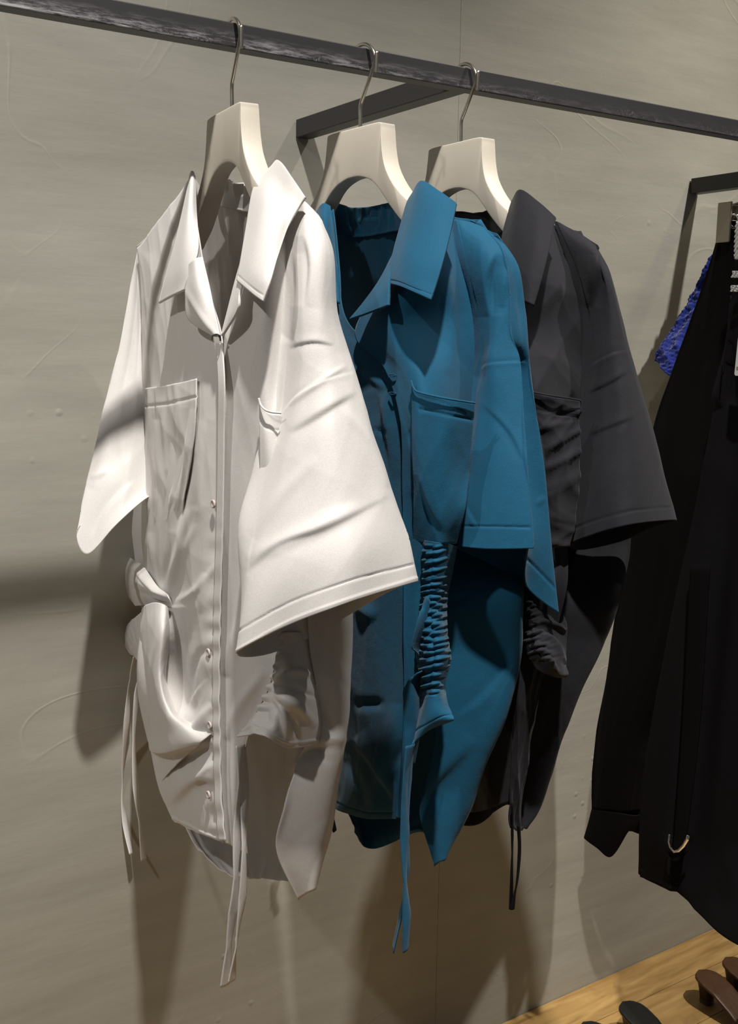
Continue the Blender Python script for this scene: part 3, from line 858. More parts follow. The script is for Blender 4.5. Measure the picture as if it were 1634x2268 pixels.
B = [
    [bx(655, 560, .0), bx(735, 500, .030), bx(850, 480, .035), wy(1050, 490, 0.905), wy(1010, 480, 0.930)],
    [bx(650, 700, .03), bx(740, 660, .055), bx(880, 640, .06), wy(1120, 620, 0.890), wy(1060, 620, 0.905)],
    [bx(640, 860, .04), bx(760, 840, .06), bx(900, 820, .07), wy(1130, 820, 0.885), wy(1070, 820, 0.905)],
    [bx(640, 1050, .04), bx(760, 1050, .06), bx(900, 1050, .07), wy(1135, 1020, 0.885), wy(1070, 1020, 0.905)],
    [bx(650, 1200, .03), bx(760, 1200, .06), bx(900, 1200, .07), wy(1145, 1200, 0.885), wy(990, 1200, 0.915)],
    [bx(660, 1320, .02), bx(770, 1320, .06), bx(900, 1320, .07), wy(1150, 1320, .84), wy(962, 1310, .885)],
    [bx(680, 1460, .02), bx(780, 1460, .05), bx(900, 1460, .07), wy(1146, 1450, .84), wy(962, 1440, .885)],
    [bx(700, 1590, .02), bx(785, 1600, .05), bx(900, 1600, .07), wy(1122, 1570, .84), wy(962, 1550, .882)],
    [bx(730, 1700, .01), bx(800, 1720, .05), bx(910, 1720, .06), wy(1074, 1680, .85), wy(958, 1650, .880)],
    [bx(760, 1770, .0), bx(810, 1800, .03), bx(915, 1800, .04), wy(1040, 1780, .86), wy(940, 1740, .885)],
    [bx(782, 1815, -.01), bx(820, 1850, .015), bx(918, 1835, .02), wy(1005, 1850, .87), wy(928, 1800, .885)],
    [bx(786, 1845, -.01), bx(826, 1878, .01), bx(926, 1845, .02), wy(980, 1895, .875), wy(962, 1916, .880)],
]
sheet('back_panel', B, M_BLUE, bs, OB, nu=110, nv=180, noise=(12, .004, 5, 1.2), creases=[
    ([(1140, 1400), (1110, 1490), (1060, 1550), (1010, 1585)], 7, -.005, 's'),
    ([(985, 1340), (1040, 1320)], 10, .005, 'r'),
    ([(1060, 1640), (960, 1740), (930, 1800)], 16, .006, 's')])
sheet('collar_stand', [
    [bx(700, 462, .005), bx(735, 450, .022), bx(770, 460, .030), bx(812, 459, .032), bx(860, 449, .028), bx(902, 443, .014)],
    [bx(700, 490, .006), bx(735, 485, .026), bx(770, 492, .034), bx(812, 492, .036), bx(860, 484, .032), bx(902, 470, .016)],
    [bx(700, 520, .006), bx(735, 520, .028), bx(770, 525, .036), bx(812, 524, .038), bx(860, 514, .034), bx(902, 505, .016)]],
    M_BLUE, bs, OB, nu=80, nv=24, thick=.0024, noise=(3, .004, 16, 5), creases=[([(732, 519), (800, 524), (880, 510)], 2.5, .0016, 'h')])
F = [
    [(655, 560, -.006), (690, 520, -.012), (715, 490, -.014), (735, 462, -.012)],
    [(658, 660, -.010), (695, 620, -.030), (725, 600, -.034), (750, 590, -.028)],
    [(660, 780, -.012), (700, 750, -.042), (735, 730, -.050), (766, 712, -.052)],
    [(662, 880, -.012), (720, 860, -.050), (800, 850, -.062), (878, 822, -.060)],
    [(662, 1000, -.012), (735, 1000, -.052), (815, 1000, -.065), (884, 960, -.062)],
    [(664, 1130, -.012), (740, 1130, -.054), (820, 1130, -.066), (888, 1100, -.063)],
    [(668, 1260, -.014), (745, 1260, -.055), (822, 1260, -.067), (890, 1260, -.064)],
    [(680, 1400, -.016), (755, 1400, -.055), (826, 1400, -.067), (892, 1400, -.064)],
    [(700, 1530, -.018), (770, 1530, -.054), (834, 1530, -.066), (893, 1530, -.064)],
    [(722, 1650, -.020), (780, 1650, -.050), (836, 1650, -.064), (890, 1650, -.064)],
    [(730, 1740, -.020), (776, 1760, -.048), (826, 1770, -.062), (880, 1760, -.063)],
    [(722, 1782, -.020), (760, 1800, -.045), (810, 1814, -.060), (873, 1815, -.062)],
]
ff = sheet('front_panel', gridx(F, bx), M_BLUE, bs, OB, nu=110, nv=260, noise=(22, .003, 5, 1.6), creases=[
    ([(775, 1640), (820, 1700), (870, 1780)], 14, .005, 'D'), ([(760, 1680), (790, 1740), (800, 1790)], 10, -.006, 'r'),
    ([(850, 1720), (885, 1640), (892, 1560)], 14, .005, 'D'), ([(780, 1560), (850, 1560)], 12, -.005, 'r'),
    ([(785, 1340), (830, 1370)], 16, .005, 'r'), ([(835, 870), (850, 960), (860, 1060)], 14, .005, 's'),
    ([(868, 826), (868, 874)], 4, -.003, 'r'), ([(800, 820), (850, 860)], 10, .005, 'r'), ([(820, 950), (860, 960)], 6, -.004, 'r'),
    ([(726, 1770), (765, 1786), (815, 1800), (873, 1801)], 2, -.0012, 'h')])
ff['label'] = 'front panel on the wall side'
for (a, b) in [(869, 832), (869, 872)]:
    tube('buttonhole', [bx(a - 8, b - 2, -.0655), bx(a, b - 3, -.0665), bx(a + 8, b - 1, -.0655), bx(a, b + 2, -.0665)], .0006, M_BLUE, bs, OB, n=20, seg=5, closed=True)
S = [
    [(1012, 486, .915), (1040, 492, .905), (1075, 505, .888), (1098, 520, .875)],
    [(1030, 570, .885), (1075, 560, .862), (1115, 560, .850), (1142, 590, .855)],
    [(1058, 680, .868), (1095, 670, .848), (1130, 670, .838), (1160, 690, .848)],
    [(1064, 760, .862), (1096, 745, .842), (1132, 740, .832), (1168, 775, .842)],
    [(1062, 818, .860), (1090, 804, .838), (1150, 802, .822), (1175, 835, .838)],
    [(1048, 940, .856), (1095, 930, .826), (1158, 925, .806), (1192, 965, .828)],
    [(1030, 1040, .853), (1090, 1035, .816), (1165, 1030, .790), (1206, 1080, .820)],
    [(1012, 1130, .850), (1085, 1135, .808), (1172, 1128, .778), (1222, 1210, .812)],
    [(999, 1210, .848), (1080, 1216, .804), (1177, 1215, .770), (1238, 1358, .806)],
]
Sf = gridx(S, wy)
NF = [
    [(902, 442, -.008), (955, 462, -.004), (1012, 486, .0)],
    [(866, 585, -.044), (935, 590, -.044), (1012, 600, -.020)],
    [(785, 735, -.062), (890, 710, -.056), (1020, 710, -.022)],
    [(850, 815, -.064), (935, 820, -.056), (1035, 830, -.020)],
    [(884, 930, -.066), (955, 940, -.056), (1050, 940, -.018)],
    [(888, 1080, -.066), (955, 1080, -.055), (1045, 1080, -.016)],
    [(890, 1190, -.066), (945, 1195, -.054), (1010, 1200, -.020)],
    [(892, 1300, -.066), (925, 1300, -.058), (962, 1290, -.040)],
    [(893, 1420, -.066), (920, 1420, -.060), (952, 1410, -.044)],
    [(893, 1530, -.066), (915, 1530, -.060), (944, 1520, -.048)],
    [(890, 1640, -.066), (903, 1640, -.062), (922, 1630, -.056)],
    [(884, 1740, -.066), (894, 1740, -.062), (908, 1735, -.058)],
    [(877, 1812, -.066), (888, 1815, -.062), (900, 1812, -.058)],
]
nf = sheet('front_panel', join_edge(gridx(NF, bx), Sf, 7), M_BLUE, bs, OB, nu=80, nv=240, noise=(32, .003, 5, 1.0), creases=[
    ([(1010, 480), (1040, 520)], 6, -.004, 'r'), ([(985, 560), (1000, 700), (1000, 830)], 14, .005, 'r'), ([(905, 950), (960, 1010)], 16, -.004, 'r'),
    ([(925, 1080), (960, 1150), (1000, 1190)], 14, .005, 's')])
nf['label'] = 'front panel on the camera side, in its own shade'
sheet('pocket', gridx([
    [(910, 846, -.068), (924, 868, -.066), (985, 882, -.056), (1052, 894, -.022)],
    [(912, 900, -.068), (930, 930, -.067), (985, 940, -.056), (1048, 950, -.022)],
    [(912, 1010, -.068), (932, 1030, -.067), (980, 1040, -.056), (1040, 1040, -.022)],
    [(914, 1110, -.066), (934, 1120, -.064), (980, 1130, -.053), (1030, 1130, -.030)],
    [(914, 1200, -.060), (934, 1205, -.058), (975, 1205, -.050), (1010, 1205, -.030)]], bx), M_BLUE, bs, OB, nu=50, nv=60, thick=.0015, noise=(6, .0014, 7, 3), creases=[
    ([(929, 906), (985, 917), (1045, 930)], 2.5, -.0016, 'h'), ([(925, 1050), (945, 1120), (985, 1185)], 10, .004, 's')])
tube('pocket_piping', [bx(910, 843, -.070), bx(915, 858, -.070), bx(928, 869, -.068), bx(985, 882, -.059), bx(1052, 893, -.025)], .0011, M_BLUE, bs, OB, n=30, seg=6)
Sr = close_tube(Sf, [(0, .004, -.006), (0, .03, 0), (0, .045, 0), (0, .05, 0), (0, .055, 0), (0, .06, 0), (0, .062, 0), (0, .065, 0), (0, .07, 0)])
# split off: outer face (first three columns) and rear layer that hangs lower behind it
front = [r[:3] for r in Sf]
rear = []
for i, r in enumerate(Sf):
    d = np.array([0, .012 + .0022 * i, 0])
    rear.append([r[2] + d * 1.5 + np.array([-.012, 0, 0]), (r[2] + r[3]) / 2 + d * .6, r[3]])
rear[-1][0] = wy(1090, 1240, .835); rear[-1][1] = wy(1165, 1298, .815)
rear[-2][0] = wy(1100, 1150, .835)
full = []
for i in range(9):
    a, b, c = front[i]
    r0, r1, r2 = rear[i]
    inner = [r2 * .5 + a * .5 + np.array([0, .03 + .004 * i, 0]), a + np.array([0.004, .02, 0])]
    fold = c + np.array([.0015, .006 + .0005 * i, 0])
    if i < 4:
        full.append([a, b, c, fold * .5 + c * .5, (c + r2) / 2, r2] + inner)
    else:
        full.append([a, b, c, fold, r1 + np.array([0, .006, 0]), r2] + inner)
full[8] = [front[8][0], front[8][1], front[8][2], wy(1172, 1214, .786), wy(1168, 1300, .812), wy(1238, 1358, .806), wy(1130, 1275, .850), wy(1020, 1218, .868)]
full[7] = [front[7][0], front[7][1], front[7][2], wy(1168, 1130, .793), wy(1178, 1190, .810), wy(1222, 1210, .812), wy(1125, 1190, .850), wy(1030, 1150, .870)]
sl = sheet('sleeve', full, M_BLUE, bs, OB, nu=180, nv=240, closed=True, outer=.35, noise=(51, .0016, 5, 2), creases=[
    ([(1062, 818), (1082, 806), (1152, 801), (1166, 806)], 2.5, -.0035, 's'),
    ([(1098, 560), (1082, 620), (1086, 700)], 9, -.0045, 'D'),
    ([(1120, 590), (1110, 680)], 10, .004, 'r'),
    ([(1066, 895), (1125, 955), (1158, 1020)], 5, .003, 's'),
    ([(1022, 1108), (1045, 1150), (1056, 1165)], 4, -.004, 's'),
    ([(1066, 830), (1060, 950), (1045, 1050)], 10, .002, 'r'),
    ([(1140, 560), (1150, 680), (1162, 790)], 3, -.002, 'r'),
    ([(1185, 1120), (1208, 1100)], 5, .002, 'r'),
    ([(1003, 1165), (1085, 1166), (1173, 1168)], 2.0, -.0013, 'h'),
    ([(1155, 1225), (1228, 1300)], 2.5, -.0013, 'h')])
sl['label'] = 'short sleeve folded over itself, camera side'
T = [
    [(648, 566, 1.33), (652, 562, 1.325), (656, 560, 1.32)],
    [(620, 760, 1.35), (640, 770, 1.32), (662, 780, 1.30)],
    [(585, 960, 1.36), (620, 975, 1.32), (662, 985, 1.285)],
    [(560, 1120, 1.365), (600, 1135, 1.31), (655, 1120, 1.27)]]
Tf = gridx(T, wy)
fs = sheet('sleeve', close_tube(Tf, [(.01, 0, 0), (.035, 0, 0), (.045, 0, 0), (.05, 0, 0)]), M_BLUE, bs, OB, nu=60, nv=90, closed=True, outer=.5, noise=(53, .003, 6, 2))
fs['label'] = 'sleeve on the wall side'
sheet('collar', gridx([
    [(912, 432, -.004), (934, 402, -.006), (972, 424, -.012), (1011, 451, -.012)],
    [(902, 450, -.010), (928, 430, -.018), (965, 452, -.024), (1006, 476, -.020)],
    [(890, 492, -.026), (918, 490, -.038), (955, 510, -.042), (994, 530, -.036)],
    [(874, 550, -.046), (900, 558, -.058), (936, 575, -.060), (978, 590, -.054)],
    [(864, 594, -.058), (890, 606, -.068), (922, 620, -.070), (964, 636, -.064)],
    [(862, 628, -.064), (886, 634, -.072), (914, 646, -.075), (954, 664, -.071)]], bx), M_BLUE, bs, OB, nu=60, nv=80, thick=.0026,
    creases=[([(862, 620), (886, 625), (914, 637), (956, 654)], 1.6, -.0006, 'h')])['label'] = 'broad pointed collar leaf on the camera side'
sheet('lapel', gridx([
    [(872, 562, -.046), (868, 575, -.052), (866, 590, -.058)],
    [(842, 620, -.060), (852, 628, -.066), (862, 630, -.070)],
    [(808, 668, -.070), (830, 668, -.074), (862, 655, -.074)],
    [(775, 708, -.080), (812, 695, -.078), (861, 676, -.077)]], bx), M_BLUE, bs, OB, nu=40, nv=40, thick=.0026)['label'] = 'pointed lapel turned outwards'
sheet('collar', gridx([
    [(700, 470, -.012), (716, 452, -.014), (732, 458, -.010)],
    [(690, 560, -.045), (716, 540, -.050), (742, 560, -.030)],
    [(668, 680, -.060), (706, 660, -.062), (752, 672, -.050)]], bx), M_BLUE, bs, OB, nu=30, nv=40, thick=.0024)['label'] = 'collar leaf on the wall side'


def ruche(cx, y0, y1, amp, wd, per):
    def f(G, Q):
        x, y = Q[..., 0], Q[..., 1]
        c = np.interp(y, [p[1] for p in cx], [p[0] for p in cx])
        d = (x - c) / wd
        env = np.exp(-d ** 2) * np.clip((y - y0) / 25, 0, 1) * np.clip((y1 - y) / 25, 0, 1)
        s = np.sin(y / per + 1.6 * np.sin(y / 19.0) + 1.4 * np.sin(x / 11.0 + y / 33.)) + .5 * np.sin(y / per * 1.7 + x / 5.)
        groove = -1.2 * np.exp(-(d * 5) ** 2)
        return amp * env * (s + groove)
    return f


RC = [(958, 1200), (956, 1260), (952, 1320), (955, 1400), (962, 1450), (952, 1510), (944, 1560)]
R = [[(936, 1196, -.056), (958, 1200, -.058), (990, 1204, -.040), (1012, 1210, -.014)],
     [(938, 1260, -.058), (956, 1260, -.060), (978, 1262, -.044), (1002, 1262, -.014)],
     [(934, 1325, -.060), (950, 1325, -.062), (968, 1325, -.050), (990, 1328, -.020)],
     [(924, 1400, -.062), (950, 1398, -.068), (976, 1398, -.056), (990, 1400, -.026)],
     [(922, 1450, -.064), (950, 1450, -.074), (980, 1455, -.062), (998, 1460, -.030)],
     [(930, 1500, -.066), (948, 1502, -.076), (970, 1502, -.066), (986, 1512, -.034)],
     [(934, 1550, -.070), (948, 1550, -.078), (972, 1550, -.070), (990, 1556, -.050)],
     [(922, 1600, -.074), (945, 1596, -.080), (975, 1590, -.072), (1004, 1588, -.060)],
     [(910, 1652, -.076), (926, 1636, -.080), (955, 1614, -.074), (1004, 1596, -.060)]]
sheet('side_gather', gridx(R, bx), M_BLUE, bs, OB, nu=110, nv=330, thick=.0013, extra=ruche(RC, 1200, 1545, .0024, 26, 2.7), creases=[
    ([(908, 1630), (935, 1610), (975, 1588), (1002, 1582)], 2, -.001, 'h'), ([(948, 1545), (935, 1590), (922, 1640)], 5, .002, 'r')])
sheet('drape_lobe', gridx([
    [(943, 1320, -.062), (948, 1324, -.066), (952, 1330, -.064)],
    [(926, 1370, -.078), (934, 1380, -.072), (942, 1390, -.066)],
    [(912, 1430, -.084), (922, 1436, -.074), (930, 1440, -.066)],
    [(916, 1438, -.080), (926, 1450, -.072), (932, 1462, -.066)]], bx), M_BLUE, bs, OB, nu=20, nv=30)
sheet('drape_lobe', gridx([
    [(942, 1482, -.070), (932, 1486, -.078), (922, 1490, -.082)],
    [(930, 1500, -.070), (912, 1504, -.084), (894, 1526, -.090)],
    [(930, 1560, -.070), (914, 1560, -.082), (894, 1560, -.088)],
    [(930, 1620, -.070), (914, 1620, -.080), (896, 1630, -.086)],
    [(918, 1690, -.072), (908, 1690, -.080), (896, 1690, -.084)]], bx), M_BLUE, bs, OB, nu=30, nv=60, creases=[([(942, 1484), (915, 1494), (898, 1524)], 4, .003, 'r')])
ribbon('tie', [(915, 1640, -.080), (905, 1730, -.082), (902, 1830, -.082), (900, 1930, -.082), (888, 2020, -.082), (870, 2105, -.082)], .0085, M_BLUE, bs, OB, bx, (.9, .3, 1.0, .2, 1.2, 1.1), n=90)
ribbon('tie', [(908, 1650, -.086), (897, 1740, -.088), (896, 1850, -.088), (896, 1950, -.088), (900, 2030, -.088), (898, 2104, -.088)], .0120, M_BLUE, bs, OB, bx, (.2, .6, .1, .8, .2, .5), n=90)
# ------------------------------------------------------------------ charcoal shirt
XK = 0.825
OK = (XK, 1.0583, H + 0.13)
ks = thing('shirt', 'charcoal black shirt with drawstring side, hanging right of the teal blue shirt', 'shirt', OK, 'open-collar shirts on hangers')


def kx(px, py, off=0.0): return PX(px, py, XK + off)


B = [
    [kx(920, 570, .0), kx(985, 500, .030), kx(1080, 470, .035), wy(1275, 512, 0.915), wy(1235, 500, 0.935)],
    [kx(905, 700, .03), kx(990, 650, .055), kx(1110, 640, .06), wy(1330, 640, 0.890), wy(1270, 640, 0.905)],
    [kx(895, 860, .04), kx(1000, 840, .06), kx(1120, 820, .07), wy(1350, 820, 0.885), wy(1290, 820, 0.905)],
    [kx(895, 1050, .04), kx(1000, 1050, .06), kx(1130, 1050, .07), wy(1370, 1020, 0.885), wy(1300, 1020, 0.905)],
    [kx(900, 1200, .03), kx(1000, 1200, .06), kx(1130, 1200, .07), wy(1385, 1190, 0.885), wy(1280, 1200, 0.905)],
    [kx(910, 1320, .02), kx(1010, 1320, .06), kx(1130, 1320, .07), wy(1364, 1318, .845), wy(1240, 1310, .87)],
    [kx(925, 1430, .02), kx(1020, 1440, .05), kx(1130, 1440, .07), wy(1331, 1424, .85), wy(1210, 1420, .875)],
    [kx(945, 1540, .02), kx(1030, 1550, .05), kx(1130, 1550, .07), wy(1279, 1534, .86), wy(1190, 1530, .88)],
    [kx(975, 1660, .01), kx(1040, 1670, .03), kx(1120, 1670, .05), wy(1234, 1668, .87), wy(1165, 1660, .89)],
    [kx(1000, 1760, .0), kx(1045, 1770, .02), kx(1110, 1740, .03), wy(1194, 1780, .875), wy(1145, 1770, .892)],
    [kx(1012, 1828, .0), kx(1056, 1826, .015), kx(1120, 1782, .02), wy(1162, 1828, .88), wy(1137, 1836, .89)],
]
sheet('back_panel', B, M_CHAR, ks, OK, nu=100, nv=160, noise=(13, .004, 5, 1.2), creases=[
    ([(1230, 1520), (1205, 1600), (1190, 1680)], 12, .006, 's'), ([(1225, 1540), (1240, 1620), (1215, 1700)], 10, .004, 'r')])
sheet('collar_stand', [
    [kx(985, 470, .010), kx(1020, 468, .025), kx(1060, 472, .032), kx(1100, 456, .030), kx(1135, 452, .014)],
    [kx(985, 530, .012), kx(1020, 530, .030), kx(1060, 528, .038), kx(1100, 520, .036), kx(1135, 510, .016)]],
    M_CHAR, ks, OK, nu=50, nv=20, thick=.0024)
F = [
    [(920, 570, -.006), (950, 530, -.012), (975, 500, -.014), (1000, 478, -.012)],
    [(915, 720, -.012), (955, 700, -.040), (1000, 690, -.048), (1040, 690, -.044)],
    [(915, 860, -.012), (985, 850, -.050), (1060, 845, -.062), (1130, 820, -.060)],
    [(915, 1050, -.012), (990, 1050, -.052), (1065, 1050, -.065), (1135, 1040, -.062)],
    [(920, 1300, -.014), (1000, 1300, -.054), (1070, 1300, -.066), (1138, 1300, -.063)],
    [(950, 1540, -.018), (1010, 1540, -.052), (1070, 1540, -.064), (1135, 1540, -.063)],
    [(985, 1700, -.02), (1030, 1700, -.045), (1080, 1700, -.058), (1128, 1700, -.062)],
    [(1005, 1790, -.02), (1040, 1800, -.040), (1078, 1792, -.055), (1120, 1778, -.060)],
]
ff = sheet('front_panel', gridx(F, kx), M_CHAR, ks, OK, nu=60, nv=160, noise=(23, .004, 5, 1.6))
ff['label'] = 'front panel on the wall side'
S = [
    [(1232, 490, .920), (1262, 505, .905), (1298, 524, .885), (1322, 545, .868)],
    [(1280, 600, .880), (1306, 580, .860), (1332, 580, .846), (1352, 605, .850)],
    [(1306, 700, .862), (1330, 690, .846), (1356, 685, .834), (1378, 700, .842)],
    [(1304, 812, .858), (1335, 790, .836), (1368, 780, .824), (1397, 778, .834)],
    [(1296, 890, .856), (1340, 870, .828), (1385, 860, .812), (1421, 862, .826)],
    [(1285, 980, .853), (1340, 965, .818), (1400, 955, .798), (1450, 962, .816)],
    [(1274, 1080, .850), (1335, 1065, .808), (1410, 1055, .784), (1475, 1062, .806)],
    [(1264, 1205, .846), (1330, 1178, .800), (1410, 1160, .772), (1499, 1152, .798)],
]
Sf = gridx(S, wy)
NF = [
    [(1140, 455, -.008), (1185, 475, -.004), (1236, 492, .0)],
    [(1110, 600, -.044), (1175, 600, -.044), (1250, 610, -.020)],
    [(1060, 745, -.058), (1150, 730, -.056), (1280, 720, -.022)],
    [(1110, 850, -.062), (1190, 850, -.056), (1300, 840, -.020)],
    [(1135, 1000, -.064), (1205, 1000, -.056), (1305, 1000, -.016)],
    [(1138, 1150, -.064), (1200, 1150, -.055), (1300, 1150, -.012)],
    [(1140, 1290, -.064), (1185, 1290, -.056), (1260, 1290, -.018)],
    [(1138, 1420, -.064), (1168, 1420, -.056), (1225, 1420, -.022)],
    [(1136, 1540, -.064), (1160, 1540, -.058), (1200, 1530, -.030)],
    [(1132, 1680, -.062), (1150, 1680, -.056), (1175, 1670, -.036)],
    [(1130, 1800, -.060), (1140, 1810, -.052), (1155, 1822, -.038)],
    [(1133, 1836, -.058), (1145, 1836, -.050), (1158, 1830, -.038)],
]
nf = sheet('front_panel', join_edge(gridx(NF, kx), Sf, 6), M_CHAR, ks, OK, nu=90, nv=240, noise=(33, .005, 7, 3), creases=[
    ([(1210, 1010), (1250, 1012)], 5, -.005, 'r'), ([(1215, 1060), (1260, 1065)], 7, .005, 'r'), ([(1205, 1120), (1255, 1130)], 8, -.006, 's'),
    ([(1230, 1080), (1262, 1200)], 7, .005, 'r'), ([(1200, 1170), (1250, 1200)], 7, .005, 's'), ([(1310, 580), (1300, 750), (1290, 900)], 9, .005, 's')])
nf['label'] = 'creased front panel on the camera side'
sheet('pocket', gridx([
    [(1175, 868, -.066), (1225, 878, -.048), (1286, 887, -.008)],
    [(1175, 960, -.066), (1225, 970, -.048), (1288, 975, -.008)],
    [(1175, 1100, -.066), (1225, 1110, -.048), (1284, 1110, -.008)],
    [(1175, 1215, -.064), (1215, 1215, -.050), (1265, 1212, -.018)]], kx), M_CHAR, ks, OK, nu=50, nv=70, thick=.0016, noise=(7, .005, 9, 9), creases=[
    ([(1175, 905), (1225, 914), (1288, 924)], 2.2, -.0014, 'h'), ([(1210, 940), (1285, 930)], 7, -.004, 's')])
tube('pocket_piping', [kx(1175, 868, -.068), kx(1225, 877, -.051), kx(1270, 884, -.022), kx(1287, 890, -.011), kx(1286, 915, -.011)], .0010, M_CHAR, ks, OK, n=24, seg=6)
Sr = close_tube(Sf, [(0, .004, -.006), (0, .03, 0), (0, .04, 0), (0, .045, 0), (0, .05, 0), (0, .055, 0), (0, .06, 0), (0, .065, 0)])
Sr[-1][4:] = [wy(1445, 1168, .835), wy(1370, 1200, .865), wy(1285, 1218, .870)]
sl = sheet('sleeve', Sr, M_CHAR, ks, OK, nu=130, nv=220, closed=True, outer=.5, noise=(61, .0016, 5, 2), creases=[
    ([(1304, 812), (1332, 795), (1360, 782), (1397, 776)], 2.8, -.003, 's'),
    ([(1325, 565), (1322, 610), (1312, 680)], 8, -.0045, 'D'),
    ([(1300, 872), (1345, 850), (1398, 820)], 5, .004, 's'), ([(1300, 965), (1350, 945), (1410, 922)], 5, .003, 's'),
    ([(1267, 1172), (1330, 1148), (1410, 1130), (1494, 1122)], 2, -.0012, 'h')])
sl['label'] = 'wide short sleeve flared towards the camera'
T = [
    [(912, 572, 1.33), (916, 566, 1.325), (922, 564, 1.32)],
    [(890, 760, 1.35), (905, 770, 1.32), (918, 780, 1.30)],
    [(870, 960, 1.36), (890, 975, 1.32), (916, 985, 1.285)],
    [(850, 1120, 1.365), (880, 1135, 1.31), (912, 1120, 1.27)]]
fs = sheet('sleeve', close_tube(gridx(T, wy), [(.01, 0, 0), (.035, 0, 0), (.045, 0, 0), (.05, 0, 0)]), M_CHAR, ks, OK, nu=50, nv=60, closed=True, outer=.5)
fs['label'] = 'sleeve on the wall side'
sheet('collar', gridx([
    [(1134, 446, -.004), (1153, 421, -.006), (1192, 448, -.012), (1231, 483, -.012)],
    [(1124, 480, -.012), (1148, 460, -.020), (1188, 482, -.026), (1225, 505, -.020)],
    [(1112, 530, -.030), (1140, 520, -.040), (1180, 540, -.044), (1214, 560, -.038)],
    [(1110, 590, -.048), (1135, 590, -.056), (1168, 602, -.058), (1200, 615, -.052)],
    [(1118, 655, -.060), (1140, 658, -.066), (1162, 668, -.068), (1182, 677, -.064)]], kx), M_CHAR, ks, OK, nu=60, nv=70, thick=.0026)['label'] = 'broad pointed collar leaf on the camera side'
sheet('lapel', gridx([
    [(1100, 580, -.046), (1106, 590, -.052), (1112, 604, -.058)],
    [(1070, 650, -.060), (1085, 655, -.066), (1112, 655, -.070)],
    [(1030, 715, -.074), (1065, 705, -.074), (1108, 690, -.073)]], kx), M_CHAR, ks, OK, nu=24, nv=30, thick=.0026)
RC2 = [(1160, 1300), (1164, 1370), (1180, 1420), (1205, 1470), (1240, 1500)]
R = [[(1146, 1310, -.064), (1168, 1312, -.058), (1205, 1330, -.030), (1240, 1345, -.004)],
     [(1146, 1350, -.066), (1172, 1350, -.062), (1215, 1365, -.034), (1254, 1385, -.004)],
     [(1150, 1385, -.066), (1182, 1390, -.064), (1225, 1410, -.036), (1254, 1420, -.006)],
     [(1158, 1415, -.066), (1196, 1425, -.066), (1235, 1452, -.040), (1252, 1470, -.010)],
     [(1168, 1445, -.064), (1205, 1465, -.066), (1240, 1490, -.042), (1258, 1492, -.012)],
     [(1188, 1480, -.060), (1208, 1492, -.062), (1232, 1500, -.044), (1252, 1500, -.016)]]
sheet('side_gather', gridx(R, kx), M_CHAR, ks, OK, nu=90, nv=160, thick=.0013, extra=ruche(RC2, 1300, 1480, .0026, 24, 2.8), creases=[
    ([(1185, 1372), (1225, 1385), (1252, 1398)], 6, .006, 'R'), ([(1190, 1395), (1225, 1425), (1250, 1470)], 6, .006, 'R'),
    ([(1180, 1410), (1205, 1450), (1235, 1492)], 6, .006, 'R'), ([(1190, 1350), (1230, 1362)], 6, -.005, 'r')])
ribbon('tie', [(1134, 1780, -.064), (1134, 1850, -.066), (1133, 1920, -.067), (1131, 2012, -.068)], .0060, M_BLACK, ks, OK, kx, (.9, 1.2, .6, .2), n=60)
ribbon('tie', [(1148, 1830, -.056), (1150, 1880, -.058), (1146, 1940, -.062), (1140, 1975, -.066), (1134, 2014, -.070)], .0070, M_BLACK, ks, OK, kx, (1.3, 1.2, .8, .2), n=60)
# far end drawstring ends showing between the white and blue shirts belong to the charcoal shirt
ribbon('tie', [(735, 1770, -.0), (733, 1800, 0), (741, 1841, 0)], .0085, M_BLACK, ks, OK, lambda a, b, c: PY(a, b, 1.37 + c), (.3, .2, .3), n=20)
ribbon('tie', [(738, 1770, .006), (728, 1810, .006), (720, 1838, .006)], .006, M_BLACK, ks, OK, lambda a, b, c: PY(a, b, 1.37 + c), (1.0, .8, .9), n=20)

# ------------------------------------------------------------------ black trousers and skirt on the next hanger
XT = 1.42


def tx(px, py, off=0.0): return PX(px, py, XT + off)


OT = (XT, 1.058, H + 0.10)
tr = thing('trousers', 'black wide-leg trousers with turned cuffs hanging behind the silver-ring skirt', 'trousers', OT)
TL = [
    [(1590, 496, 0), (1606, 490, -.012), (1640, 488, -.014), (1700, 488, -.014)],
    [(1577, 560, 0), (1600, 560, -.016), (1640, 560, -.018), (1710, 560, -.018)],
    [(1540, 680, 0), (1580, 680, -.022), (1640, 680, -.03), (1720, 680, -.03)],
    [(1490, 820, 0), (1560, 820, -.028), (1640, 820, -.04), (1730, 820, -.04)],
    [(1450, 935, 0), (1530, 940, -.032), (1620, 940, -.045), (1740, 940, -.045)],
    [(1412, 1110, 0), (1480, 1110, -.036), (1580, 1110, -.045), (1740, 1110, -.045)],
    [(1373, 1308, 0), (1440, 1310, -.036), (1520, 1310, -.045), (1640, 1310, -.04)],
    [(1345, 1480, 0), (1400, 1480, -.034), (1450, 1480, -.042), (1520, 1480, -.03)],
    [(1321, 1605, 0), (1360, 1605, -.030), (1400, 1605, -.036), (1440, 1605, -.02)],
    [(1311, 1700, 0), (1345, 1700, -.028), (1385, 1700, -.03), (1420, 1700, -.015)],
    [(1308, 1790, 0), (1335, 1795, -.022), (1372, 1800, -.024), (1405, 1800, -.01)],
]
back_vec = [(.03, 0, 0)] * len(TL)
sheet('leg', close_tube(gridx(TL, tx), back_vec), M_BLACK, tr, OT, nu=90, nv=160, closed=True, outer=.5, noise=(71, .004, 5, .8), creases=[
    ([(1605, 560), (1530, 1000), (1440, 1500), (1395, 1780)], 10, .006, 's')])
